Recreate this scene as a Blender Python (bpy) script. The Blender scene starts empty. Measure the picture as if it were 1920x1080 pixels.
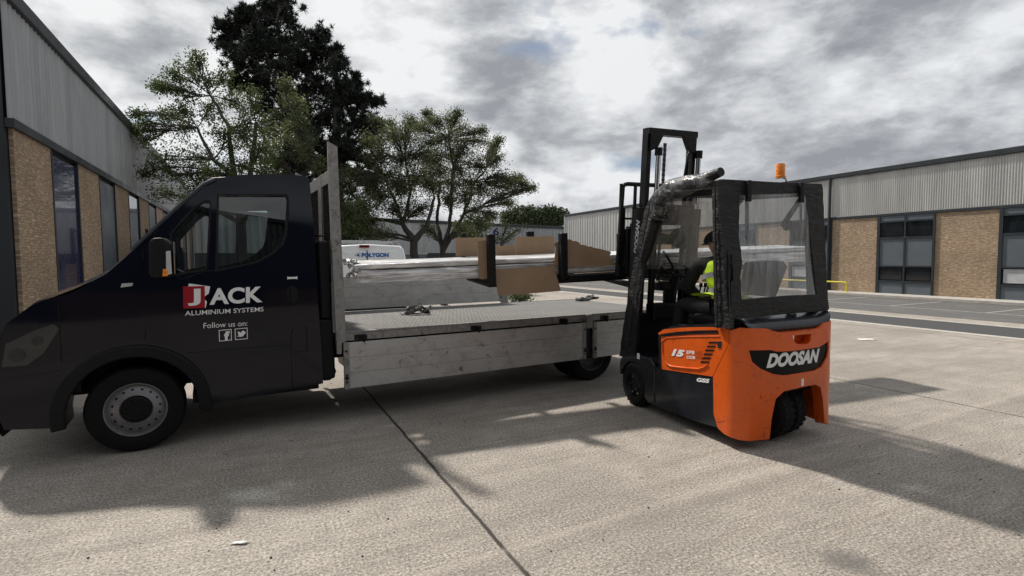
import bpy, bmesh, math, random
import numpy as np
from mathutils import Vector, Matrix, geometry, noise
random.seed(7); rng=np.random.default_rng(11)
R_=math.radians
sc=bpy.context.scene; COL=sc.collection
# ------------------------------------------------------------------ camera
F0=1000.0; CAMH=1.58; PITCH=math.atan(57.4/1000); ROLL=R_(0.4)
fw=Vector((0,math.cos(PITCH),-math.sin(PITCH))); rt=Vector((1,0,0)); up=rt.cross(fw)
cr,sr=math.cos(ROLL),math.sin(ROLL)
rt,up=(rt*cr-up*sr),(rt*sr+up*cr)
CAM=Vector((0,0,CAMH))
cd=bpy.data.cameras.new('camera'); cam=bpy.data.objects.new('camera',cd); COL.objects.link(cam)
cam.matrix_world=Matrix(((rt.x,up.x,-fw.x,0),(rt.y,up.y,-fw.y,0),(rt.z,up.z,-fw.z,CAMH),(0,0,0,1)))
cd.sensor_width=36; cd.lens=18.75; cd.clip_start=.05; cd.clip_end=3000
sc.camera=cam
# ------------------------------------------------------------------ world, sun, exposure
SUNEL=R_(50); SDIR=Vector((-.68,.73,0)).normalized()
sunv=Vector((SDIR.x*math.cos(SUNEL),SDIR.y*math.cos(SUNEL),math.sin(SUNEL)))
sun=bpy.data.lights.new('sun','SUN'); so=bpy.data.objects.new('sun',sun); COL.objects.link(so)
so.rotation_euler=sunv.to_track_quat('Z','Y').to_euler(); sun.energy=4.8; sun.angle=R_(2.8); sun.color=(1,.93,.84)
W=bpy.data.worlds.new('World'); sc.world=W; W.use_nodes=True
sc.view_settings.view_transform='Standard'; sc.view_settings.look='None'; sc.view_settings.exposure=.2; sc.view_settings.gamma=1
class NT:
    def __init__(s,nt): s.nt=nt; s.n=nt.nodes; s.n.clear()
    def __call__(s,kind,ins=None,**kw):
        nd=s.n.new(kind)
        for k,v in kw.items(): setattr(nd,k,v)
        for k,v in (ins or {}).items():
            if isinstance(v,tuple) and len(v)==2 and hasattr(v[0],'outputs'): s.nt.links.new(v[0].outputs[v[1]],nd.inputs[k])
            elif hasattr(v,'outputs'): s.nt.links.new(v.outputs[0],nd.inputs[k])
            else: nd.inputs[k].default_value=v
        return nd
    def math(s,op,a,b=0.,c=0.,clamp=False): return s('ShaderNodeMath',{0:a,1:b,2:c},operation=op,use_clamp=clamp)
    def ramp(s,fac,*stops,interp='LINEAR'):
        r=s('ShaderNodeValToRGB',{0:fac}); cr=r.color_ramp; cr.interpolation=interp
        while len(cr.elements)<len(stops): cr.elements.new(.5)
        for e,(p,c) in zip(cr.elements,stops):
            e.position=p; e.color=(c,c,c,1) if not isinstance(c,tuple) else c+(1,)
        return r
    def mix(s,f,a,b,mode='MIX'):
        m=s('ShaderNodeMix',data_type='RGBA',blend_type=mode)
        for i,v in ((0,f),(6,a),(7,b)):
            if hasattr(v,'outputs'): s.nt.links.new(v.outputs[0],m.inputs[i])
            elif isinstance(v,tuple) and hasattr(v[0],'outputs'): s.nt.links.new(v[0].outputs[v[1]],m.inputs[i])
            else: m.inputs[i].default_value=v if not isinstance(v,tuple) else (v+(1,) if len(v)==3 else v)
        return m
    def mo(s,m): return (m,2)
n=NT(W.node_tree)
sky=n('ShaderNodeTexSky',sky_type='NISHITA',sun_disc=False,sun_elevation=SUNEL,sun_rotation=math.atan2(SDIR.x,SDIR.y))
tc=n('ShaderNodeTexCoord')
sep=n('ShaderNodeSeparateXYZ',{0:(tc,0)})
zc=n.math('MULTIPLY',(sep,2),2.1)
cv=n('ShaderNodeCombineXYZ',{0:(sep,0),1:(sep,1),2:zc})
wp=n('ShaderNodeTexNoise',{'Vector':cv,'Scale':3.,'Detail':3.})
cw_=n('ShaderNodeVectorMath',{0:cv,1:n('ShaderNodeVectorMath',{0:(wp,1),1:(.16,.16,.16)},operation='MULTIPLY')},operation='ADD')
nz=n('ShaderNodeTexNoise',{'Vector':cw_,'Scale':3.1,'Detail':9.0,'Roughness':.52})
nb=n('ShaderNodeTexNoise',{'Vector':n('ShaderNodeVectorMath',{0:cw_,1:(4.4,7.3,1.)},operation='ADD'),'Scale':3.4,'Detail':10.0,'Roughness':.56})
# the same field a little higher: light falls on the tops of the clouds, their undersides are grey
nu=n('ShaderNodeTexNoise',{'Vector':n('ShaderNodeVectorMath',{0:cw_,1:(4.4,7.3,1.13)},operation='ADD'),'Scale':3.4,'Detail':10.0,'Roughness':.56})
nf=n('ShaderNodeTexNoise',{'Vector':cv,'Scale':13.,'Detail':8.0,'Roughness':.62})
cover=n.ramp(nz,(.33,0.),(.41,1.))
dt=n('ShaderNodeVectorMath',{0:(tc,0),1:tuple(sunv)},operation='DOT_PRODUCT')
glow=n.math('POWER',n.math('MAXIMUM',(dt,1),0.),2.2)
def pdir(x,y): return tuple((fw+rt*((x-960)/F0)+up*((540-y)/F0)).normalized())
tin=n.math('ADD',n.math('ADD',.540,n.math('MULTIPLY',n.math('SUBTRACT',nb,nu),.52)),n.math('ADD',n.math('MULTIPLY',n.math('SUBTRACT',nf,.5),.30),n.math('MULTIPLY',n.math('SUBTRACT',nb,.5),.26)))
wn=n.math('MULTIPLY',n.math('SUBTRACT',nz,.5),.05)
for (x,y,rad,amp) in ((975,215,95,-.13),(905,65,70,-.09),(1255,175,110,-.10),(1480,30,200,-.03),(1620,150,120,-.02),(285,75,60,-.10),(1180,120,80,.09),(1235,130,60,.05),(1060,60,110,.05),(1230,350,90,.05),(1560,235,120,-.03),(430,60,260,.04),(700,180,160,.03),(330,180,60,-.03),(640,60,60,-.04),(760,120,60,-.04),(1800,60,220,-.03)):
    dp=n('ShaderNodeVectorMath',{0:(tc,0),1:pdir(x,y)},operation='DOT_PRODUCT')
    an=n.math('ADD',n.math('SUBTRACT',1.,(dp,1)),n.math('MULTIPLY',wn,.35*rad/90))
    k=(rad/1000.)**2/2
    wgt=n('ShaderNodeMapRange',{0:an,1:-.2*k,2:2.2*k,3:amp,4:0.},interpolation_type='SMOOTHSTEP')
    tin=n.math('ADD',tin,wgt)
tone=n.ramp(tin,(.36,(.30,.31,.335)),(.44,(.42,.435,.455)),(.51,(.60,.61,.625)),(.60,(.80,.81,.815)))
tone2=n.mix(n.math('MULTIPLY',glow,.9,clamp=True),n.mo(n.mix(1.,tone,(.93,.94,.96),'MULTIPLY')),n.mo(n.mix(1.,tone,(1.08,1.08,1.07),'MULTIPLY')))
skyc=n.mix(1.,sky,(.075,.075,.078),'MULTIPLY')
skyg=n.mix(.35,n.mo(skyc),(.34,.38,.44))
allc=n.mix(cover,n.mo(skyg),n.mo(tone2))
# Nishita is scaled to 0.075 inside the mix above, so the mix itself goes in at strength 1
bg=n('ShaderNodeBackground',{'Color':n.mo(allc),'Strength':.95})
n('ShaderNodeOutputWorld',{0:bg})
# ------------------------------------------------------------------ frames
class Fr:
    def __init__(s,o,X,Y,Z): s.o=Vector(o);s.X=Vector(X).normalized();s.Y=Vector(Y).normalized();s.Z=Vector(Z).normalized()
    def loc(s,w): d=Vector(w)-s.o; return Vector((d.dot(s.X),d.dot(s.Y),d.dot(s.Z)))
    def world(s,l): return s.o+s.X*l[0]+s.Y*l[1]+s.Z*l[2]
    def mat(s): return Matrix(((s.X.x,s.Y.x,s.Z.x,s.o.x),(s.X.y,s.Y.y,s.Z.y,s.o.y),(s.X.z,s.Y.z,s.Z.z,s.o.z),(0,0,0,1)))
    def px(s,x,y,axis,val):
        d=fw+rt*((x-960)/F0)+up*((540-y)/F0)
        c=s.loc(CAM); dl=Vector((d.dot(s.X),d.dot(s.Y),d.dot(s.Z)))
        return c+dl*((val-c[axis])/dl[axis])
    def sub(s,o,X,Y,Z): return Fr(s.world(o),s.X*X[0]+s.Y*X[1]+s.Z*X[2],s.X*Y[0]+s.Y*Y[1]+s.Z*Y[2],s.X*Z[0]+s.Y*Z[1]+s.Z*Z[2])
WF=Fr((0,0,0),(1,0,0),(0,1,0),(0,0,1))
def atY(x,y,Y): return WF.px(x,y,1,Y)
def gnd(x,y,z=0): return WF.px(x,y,2,z)
ta=math.atan(1.74); U=Vector((math.sin(ta),math.cos(ta),0))
TF=Fr(gnd(645,790),U,(-U.y,U.x,0),(0,0,1))            # truck: x rearwards, y away from the camera
fa=R_(-20.6)
FF=Fr(gnd(1385,850),(math.cos(fa),-math.sin(fa),0),(math.sin(fa),math.cos(fa),0),(0,0,1))   # forklift: x right, y forwards
ga=R_(25.9); GX=Vector((math.cos(ga),math.sin(ga),0)); GY=Vector((-GX.y,GX.x,0))
GF=Fr((0,0,0),GX,GY,(0,0,1))                         # the estate's own grid
# ------------------------------------------------------------------ mesh helpers
class MB:
    def __init__(s): s.v=[];s.f=[]
    def add(s,v,f):
        o=len(s.v); s.v+=[tuple(p) for p in v]; s.f+=[tuple(i+o for i in q) for q in f]; return s
    def box(s,a,b,top=None):
        x0,y0,z0=[min(p,q) for p,q in zip(a,b)];x1,y1,z1=[max(p,q) for p,q in zip(a,b)]
        return s.add([(x0,y0,z0),(x1,y0,z0),(x1,y1,z0),(x0,y1,z0),(x0,y0,z1),(x1,y0,z1),(x1,y1,z1),(x0,y1,z1)],
            [(0,3,2,1),(4,5,6,7),(0,1,5,4),(1,2,6,5),(2,3,7,6),(3,0,4,7)])
    def hexa(s,c):  # bottom 4, top 4
        return s.add(c,[(0,3,2,1),(4,5,6,7),(0,1,5,4),(1,2,6,5),(2,3,7,6),(3,0,4,7)])
    def bar(s,p,q,w,h=None,upv=(0,0,1)):
        p=Vector(p);q=Vector(q);h=h or w;d=(q-p).normalized();u=Vector(upv)
        if abs(d.dot(u))>.95:u=Vector((0,1,0))
        a=d.cross(u).normalized();b=a.cross(d).normalized();a*=w/2;b*=h/2
        return s.hexa([p-a-b,p+a-b,p+a+b,p-a+b,q-a-b,q+a-b,q+a+b,q-a+b])
    def tube(s,pts,r,n=8,caps=True):
        pts=[Vector(p) for p in pts]; rs=r if isinstance(r,(list,tuple)) else [r]*len(pts)
        V=[];F=[];prev=None
        for i,p in enumerate(pts):
            d=(pts[min(i+1,len(pts)-1)]-pts[max(i-1,0)]).normalized()
            if prev is None:
                a=d.cross(Vector((0,0,1)));a=a if a.length>.1 else d.cross(Vector((1,0,0)))
            else: a=prev-d*prev.dot(d)
            a.normalize();prev=a.copy();b=d.cross(a)
            for k in range(n):
                t=2*math.pi*k/n;V.append(p+(a*math.cos(t)+b*math.sin(t))*rs[i])
        for i in range(len(pts)-1):
            for k in range(n):F.append((i*n+k,i*n+(k+1)%n,(i+1)*n+(k+1)%n,(i+1)*n+k))
        if caps:F.append(tuple(range(n))[::-1]);F.append(tuple(range((len(pts)-1)*n,len(pts)*n)))
        return s.add(V,F)
    def lathe(s,prof,o,ax,n=32):
        o=Vector(o);ax=Vector(ax).normalized();a=ax.cross(Vector((0,0,1)));a=a if a.length>.1 else ax.cross(Vector((1,0,0)));a.normalize();b=ax.cross(a)
        V=[];F=[]
        for (r,h) in prof:
            for k in range(n):
                t=2*math.pi*k/n;V.append(o+ax*h+(a*math.cos(t)+b*math.sin(t))*r)
        for i in range(len(prof)-1):
            for k in range(n):F.append((i*n+k,i*n+(k+1)%n,(i+1)*n+(k+1)%n,(i+1)*n+k))
        return s.add(V,F)
    def grid(s,fn,nu,nv):
        V=[fn(i/nu,j/nv) for i in range(nu+1) for j in range(nv+1)]
        F=[(i*(nv+1)+j,(i+1)*(nv+1)+j,(i+1)*(nv+1)+j+1,i*(nv+1)+j+1) for i in range(nu) for j in range(nv)]
        return s.add(V,F)
    def plate(s,outer,holes=(),w0=0.,w1=.02,fn=None,seg=.12,inner=True):
        """polygon with holes in (u,v), thick from w0 to w1; fn maps (u,v,w) to the frame"""
        fn=fn or (lambda u,v,w:(u,v,w))
        def rs(l):
            out=[]
            for i in range(len(l)):
                a,b=Vector(l[i][:2]),Vector(l[(i+1)%len(l)][:2]);k=max(1,int((b-a).length/seg+.5))
                out+=[a.lerp(b,j/k) for j in range(k)]
            return out
        loops=[rs(outer)]+[rs(h) for h in holes]
        pts=[];edges=[]
        for l in loops:
            o=len(pts);pts+=l;edges+=[(o+i,o+(i+1)%len(l)) for i in range(len(l))]
        def inside(p,l):
            c=False;j=len(l)-1
            for i in range(len(l)):
                if (l[i].y>p.y)!=(l[j].y>p.y) and p.x<(l[j].x-l[i].x)*(p.y-l[i].y)/(l[j].y-l[i].y)+l[i].x:c=not c
                j=i
            return c
        def ok(p): return inside(p,loops[0]) and not any(inside(p,h) for h in loops[1:])
        if inner:
            xs=[p.x for p in loops[0]];ys=[p.y for p in loops[0]]
            x=min(xs)+seg*.5
            while x<max(xs):
                y=min(ys)+seg*.5
                while y<max(ys):
                    p=Vector((x,y))
                    if ok(p) and min((p-q).length for l in loops for q in l)>seg*.4:pts.append(p)
                    y+=seg
                x+=seg
        vs,es,fs,*_=geometry.delaunay_2d_cdt(pts,edges,[],0,1e-6)
        tris=[]
        for f in fs:
            c=sum((Vector(vs[i]) for i in f),Vector((0,0)))/len(f)
            if ok(c):
                a,b,d=[Vector(vs[i]) for i in f[:3]]
                if (b-a).cross(d-a)<0:f=f[::-1]
                tris.append(tuple(f))
        N=len(vs);V=[fn(v[0],v[1],w1) for v in vs]+[fn(v[0],v[1],w0) for v in vs]
        F=list(tris)+[tuple(i+N for i in t[::-1]) for t in tris]
        ed={}
        for t in tris:
            for i in range(3):
                a,b=t[i],t[(i+1)%3]
                if (b,a) in ed:ed.pop((b,a))
                else:ed[(a,b)]=1
        for a,b in ed:F.append((b,a,a+N,b+N))
        return s.add(V,F)
    def build(s,name,m,parent=None,smooth=None,bevel=0,mw=None,seg=2,recalc=True):
        me=bpy.data.meshes.new(name);me.from_pydata([tuple(p) for p in s.v],[],s.f);me.update()
        if recalc:
            bm=bmesh.new();bm.from_mesh(me)
            bmesh.ops.remove_doubles(bm,verts=bm.verts,dist=1e-5)
            bmesh.ops.recalc_face_normals(bm,faces=bm.faces);bm.to_mesh(me);bm.free()
        o=bpy.data.objects.new(name,me);COL.objects.link(o)
        if m is not None:me.materials.append(m)
        if bevel:
            b=o.modifiers.new('bevel','BEVEL');b.width=bevel;b.segments=seg;b.limit_method='ANGLE';b.angle_limit=R_(35);b.harden_normals=False
            smooth=smooth or 40
        if smooth:
            me.polygons.foreach_set('use_smooth',[True]*len(me.polygons))
            me.set_sharp_from_angle(angle=R_(smooth))
        if parent is not None:o.parent=parent
        elif mw is not None:o.matrix_world=mw
        return o
def sheet(l,w,fn,seg=.12):
    b=MB().plate(l,[],w,w,fn,seg);k=len(b.v)//2;f=[q for q in b.f if max(q)<k];b.v=b.v[:k];b.f=f;return b
def tag(o,label,cat,group=None,kind=None):
    if label:o['label']=label
    if cat:o['category']=cat
    if group:o['group']=group
    if kind:o['kind']=kind
    return o
def thing(name,label,cat,fr=None,group=None,loc=None):
    o=bpy.data.objects.new(name,None);COL.objects.link(o);o.empty_display_size=.2
    if fr is not None:o.matrix_world=fr.mat()
    if loc is not None:o.location=loc
    return tag(o,label,cat,group)
def text(s,name,m,parent,fn,w,h,shear=0.,bold=0.,depth=.002,space=1.):
    """lettering fitted into a w x h box; fn maps (u,v,d) to the parent's frame"""
    c=bpy.data.curves.new(name,'FONT');c.body=s;c.size=1;c.shear=shear;c.offset=bold;c.space_character=space;c.resolution_u=4
    t=bpy.data.objects.new(name,c);COL.objects.link(t)
    bpy.context.view_layer.update()
    me=bpy.data.meshes.new_from_object(t.evaluated_get(bpy.context.evaluated_depsgraph_get()))
    bpy.data.objects.remove(t);bpy.data.curves.remove(c)
    co=np.array([v.co[:] for v in me.vertices]);lo=co.min(0);hi=co.max(0)
    b=MB();uv=(co-lo)/np.maximum(hi-lo,1e-6)
    tris=[tuple(p.vertices) for p in me.polygons]
    b.add([fn(u*w,v*h,depth) for u,v,_ in uv],tris)
    bpy.data.meshes.remove(me)
    return b.build(name,m,parent,recalc=False)
# ------------------------------------------------------------------ materials
MATS={}
def mat(name,col,rough=.5,metal=0.,var=.12,scale=4.,bump=0.,bscale=60.,coat=0.,stretch=(1,1,1),dirt=None,dscale=2.,damt=.5,scuff=0,spec=.35,rvar=.1):
    m=bpy.data.materials.new(name);m.use_nodes=True;n=NT(m.node_tree);MATS[name]=m
    tc=n('ShaderNodeTexCoord');mp=n('ShaderNodeMapping',{'Vector':(tc,3),'Scale':stretch})
    a=n('ShaderNodeTexNoise',{'Vector':mp,'Scale':scale,'Detail':6.,'Roughness':.6})
    lo=tuple(c*(1-var) for c in col);hi=tuple(min(1,c*(1+var)) for c in col)
    cc=n.ramp(a,(.3,lo),(.7,hi));src=(cc,0)
    if dirt:
        d=n('ShaderNodeTexNoise',{'Vector':mp,'Scale':dscale,'Detail':8.,'Roughness':.7,'Distortion':.6})
        dr=n.ramp(d,(.5,0.),(.72,damt));src=n.mo(n.mix(dr,cc,dirt))
        if scuff:
            k1=n('ShaderNodeTexNoise',{'Vector':(tc,3),'Scale':scuff,'Detail':7.,'Roughness':.75,'Distortion':1.5})
            k2=n('ShaderNodeTexNoise',{'Vector':n('ShaderNodeMapping',{'Vector':(tc,3),'Scale':(3,3,70),'Rotation':(0,.05,0)}),'Scale':1.,'Detail':5.,'Roughness':.7})
            a1=n.ramp(k1,(.60,0.),(.66,.75));a2=n.ramp(k2,(.62,0.),(.68,.45))
            src=n.mo(n.mix(n.math('MAXIMUM',a1,a2),src,tuple(c*.35 for c in dirt)))
    p=n('ShaderNodeBsdfPrincipled',{'Base Color':src,'Metallic':metal,'Coat Weight':coat,'Coat Roughness':.05,'Specular IOR Level':spec})
    rr=n.ramp(a,(.3,max(0,rough-rvar)),(.7,min(1,rough+rvar)));n.nt.links.new(rr.outputs[0],p.inputs['Roughness'])
    if bump:
        bn=n('ShaderNodeTexNoise',{'Vector':mp,'Scale':bscale,'Detail':4.,'Roughness':.6})
        bb=n('ShaderNodeBump',{'Strength':bump,'Distance':.02,'Height':bn});n.nt.links.new(bb.outputs[0],p.inputs['Normal'])
    n('ShaderNodeOutputMaterial',{0:p});return m
def glassmat(name,tint,gl,rough=.02,milky=0.,milkcol=(.5,.52,.55),bump=0.):
    m=bpy.data.materials.new(name);m.use_nodes=True;n=NT(m.node_tree)
    tc=n('ShaderNodeTexCoord')
    tr=n('ShaderNodeBsdfTransparent',{0:tint+(1,)})
    nz=n('ShaderNodeTexNoise',{'Vector':n('ShaderNodeMapping',{'Vector':(tc,3),'Scale':(9,9,1.6),'Rotation':(0,.3,0)}),'Scale':.9,'Detail':5.,'Roughness':.6,'Distortion':1.2})
    bb=n('ShaderNodeBump',{'Strength':bump,'Distance':.03,'Height':nz})
    g=n('ShaderNodeBsdfGlossy',{'Color':(1,1,1,1),'Roughness':rough,'Normal':bb})
    fr=n('ShaderNodeLayerWeight',{'Blend':.5,'Normal':bb})
    f=n.math('ADD',n.math('MULTIPLY',n.math('POWER',(fr,1),4.),.6),gl,clamp=True)
    mx=n('ShaderNodeMixShader',{0:f,1:tr,2:g});out=mx
    if milky:
        df=n('ShaderNodeBsdfDiffuse',{0:milkcol+(1,)})
        mk=n.ramp(nz,(.35,milky*.45),(.7,milky*1.7))
        out=n('ShaderNodeMixShader',{0:mk,1:mx,2:df})
    n('ShaderNodeOutputMaterial',{0:out});return m
navy=mat('navy paint',(.003,.004,.010),.09,0,.1,2,coat=.22,spec=.18,dirt=(.010,.010,.012),dscale=3,damt=.3,rvar=.05)
blackp=mat('black plastic',(.006,.0065,.008),.5,0,.2,8,.25,90,spec=.2)
blackm=mat('black painted metal',(.005,.0055,.007),.4,0,.2,6,.15,40,dirt=(.025,.022,.02),dscale=5,damt=.3,spec=.25)
fabric=mat('black curtain fabric',(.008,.0085,.010),.55,0,.25,9,.8,9,stretch=(1,1,3))
rubber=mat('tyre rubber',(.007,.007,.0075),.85,0,.3,12,.3,80,spec=.2)
alu=mat('worn aluminium',(.42,.42,.415),.45,.35,.12,3,.10,50,stretch=(.7,1,1),dirt=(.16,.155,.15),dscale=11,damt=.5,rvar=.12,scuff=9.)
aluf=mat('weathered aluminium rail',(.26,.255,.25),.55,.35,.2,9,.2,60,dirt=(.04,.038,.035),dscale=9,damt=.8)
steel=mat('dark steel',(.05,.05,.052),.45,.7,.25,8,.2,50)
chrome=mat('polished steel',(.7,.7,.72),.15,1,.08,5)
orange=mat('orange paint',(.62,.095,.008),.36,0,.07,3,coat=.25,dirt=(.20,.032,.008),dscale=4,damt=.4,rvar=.09,scuff=6.)
hood=mat('dark slate plastic',(.009,.011,.016),.28,0,.15,5,.1,60,coat=.25)
white=mat('white lettering',(.72,.73,.74),.5,0,.05,20)
badgem=mat('black badge',(.005,.0055,.006),.3,0,.1,5,spec=.12)
redm=mat('red vinyl',(.30,.006,.016),.4,0,.08,5)
whitep=mat('white van paint',(.80,.83,.85),.3,0,.05,2,coat=.5,dirt=(.4,.4,.38),dscale=2,damt=.4)
cardm=mat('brown cardboard',(.27,.19,.122),.85,0,.1,5,.15,30,dirt=(.22,.145,.085),dscale=2.5,damt=.5)
hivis=mat('hi vis fabric',(.62,.95,.03),.7,0,.12,9,.5,14)
reflect=mat('reflective tape',(.42,.43,.44),.4,.3,.1,9)
jacket=mat('black jacket cloth',(.008,.008,.009),.8,0,.3,10,.5,20)
trous=mat('dark work trousers',(.010,.010,.012),.8,0,.3,12,.6,18)
skin=mat('skin',(.42,.24,.17),.5,0,.1,8)
amber=mat('amber lens',(.85,.23,.01),.2,0,.25,30,.4,60,coat=.5)
redlens=mat('red lens',(.12,.004,.01),.25,0,.1,5,coat=.5)
bluep2=mat('dark blue numeral',(.01,.02,.10),.5)
bluep=mat('blue lettering',(.015,.12,.36),.4,0,.05,5)
bluecar=mat('dark blue car paint',(.008,.012,.06),.25,0,.1,3,coat=.8)
barkm=mat('bark',(.05,.046,.04),.9,0,.35,6,.8,18,stretch=(1,1,.3))
screenglass=glassmat('windscreen glass',(.22,.25,.25),.08,.01)
winglass=glassmat('cab window glass',(.56,.61,.61),.07,.01)
plastic=glassmat('clear plastic sheet',(.74,.75,.75),.10,.14,.26,(.42,.44,.47),.45)
darkglass=mat('dark window pane',(.012,.015,.018),.07,0,.2,3,coat=.5)
frosted=mat('frosted blind',(.42,.44,.45),.3,0,.15,3,.1,5)
panelm=mat('slate grey panel',(.10,.118,.135),.45,0,.06,2)
framem=mat('charcoal frame',(.025,.03,.036),.45,0,.1,3)
yellowm=mat('yellow paint',(.60,.50,.02),.45,0,.12,6,dirt=(.2,.15,.03),dscale=8,damt=.5)
strapm=mat('grey webbing',(.17,.17,.165),.8,0,.4,14,.4,70)
paper=mat('white litter',(.62,.61,.58),.8,0,.1,8)
kerbm=mat('kerb concrete',(.36,.345,.32),.85,0,.15,6,.3,60)
whiteroad=mat('worn white line',(.27,.27,.26),.8,0,.25,14,.2,60)
asphalt=mat('grey asphalt',(.10,.10,.10),.9,0,.22,30,.5,120,dirt=(.16,.155,.15),dscale=1.2,damt=.7)
asphaltd=mat('dark asphalt',(.055,.057,.06),.9,0,.3,30,.5,120)
def cladm(name,c0,c1):
    m=bpy.data.materials.new(name);m.use_nodes=True;n=NT(m.node_tree);tc=n('ShaderNodeTexCoord')
    a=n('ShaderNodeTexNoise',{'Vector':n('ShaderNodeMapping',{'Vector':(tc,3),'Scale':(1.3,1.3,.16)}),'Scale':1.6,'Detail':6.,'Roughness':.6,'Distortion':.5})
    c=n.ramp(a,(.33,c0),(.68,c1));p=n('ShaderNodeBsdfPrincipled',{'Base Color':c,'Roughness':.5,'Metallic':.15});n('ShaderNodeOutputMaterial',{0:p});return m
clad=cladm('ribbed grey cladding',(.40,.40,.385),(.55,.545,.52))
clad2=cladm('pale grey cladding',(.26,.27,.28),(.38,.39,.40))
def brickm():
    m=bpy.data.materials.new('buff brick');m.use_nodes=True;n=NT(m.node_tree);tc=n('ShaderNodeTexCoord')
    sp=n('ShaderNodeSeparateXYZ',{0:(tc,3)});cv=n('ShaderNodeCombineXYZ',{0:(sp,1),1:(sp,2)})
    b=n('ShaderNodeTexBrick',{'Vector':cv,'Color1':(.42,.30,.19,1),'Color2':(.28,.195,.125,1),'Mortar':(.20,.165,.13,1),'Scale':1.,'Mortar Size':.005,'Bias':.1,'Brick Width':.115,'Row Height':.04})
    nz=n('ShaderNodeTexNoise',{'Vector':n('ShaderNodeMapping',{'Vector':cv,'Scale':(9,26,1)}),'Scale':1.,'Detail':3.})
    nl=n('ShaderNodeTexNoise',{'Vector':cv,'Scale':1.2,'Detail':4.})
    c=n.mix(n.ramp(nz,(.5,0.),(.72,.8)),(b,0),(.62,.48,.33));c2=n.mix(n.ramp(nl,(.4,0.),(.7,.35)),n.mo(c),(.13,.09,.06))
    bb=n('ShaderNodeBump',{'Strength':.5,'Distance':.01,'Height':(b,1)});bb.invert=True
    p=n('ShaderNodeBsdfPrincipled',{'Base Color':n.mo(c2),'Roughness':.9,'Normal':bb});n('ShaderNodeOutputMaterial',{0:p});return m
brick=brickm();darkbrick=mat('dark brick',(.10,.065,.045),.9,0,.3,9)
def leafm(name,c0,c1,tr=.25):
    m=bpy.data.materials.new(name);m.use_nodes=True;n=NT(m.node_tree);tc=n('ShaderNodeTexCoord')
    a=n('ShaderNodeTexNoise',{'Vector':(tc,3),'Scale':1.3,'Detail':5.,'Roughness':.7})
    c=n.ramp(a,(.35,c0),(.65,c1))
    p=n('ShaderNodeBsdfPrincipled',{'Base Color':c,'Roughness':.6});t=n('ShaderNodeBsdfTranslucent',{0:c})
    n('ShaderNodeOutputMaterial',{0:n('ShaderNodeMixShader',{0:tr,1:p,2:t})});return m
leaf1=leafm('green leaves',(.03,.048,.015),(.10,.14,.036),.35)
leaf2=leafm('olive leaves',(.05,.065,.03),(.16,.19,.075),.4)
needles=leafm('pine needles',(.006,.010,.007),(.018,.026,.014),.08)
leaf3=leafm('distant leaves',(.028,.045,.02),(.06,.085,.032),.2)
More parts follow.
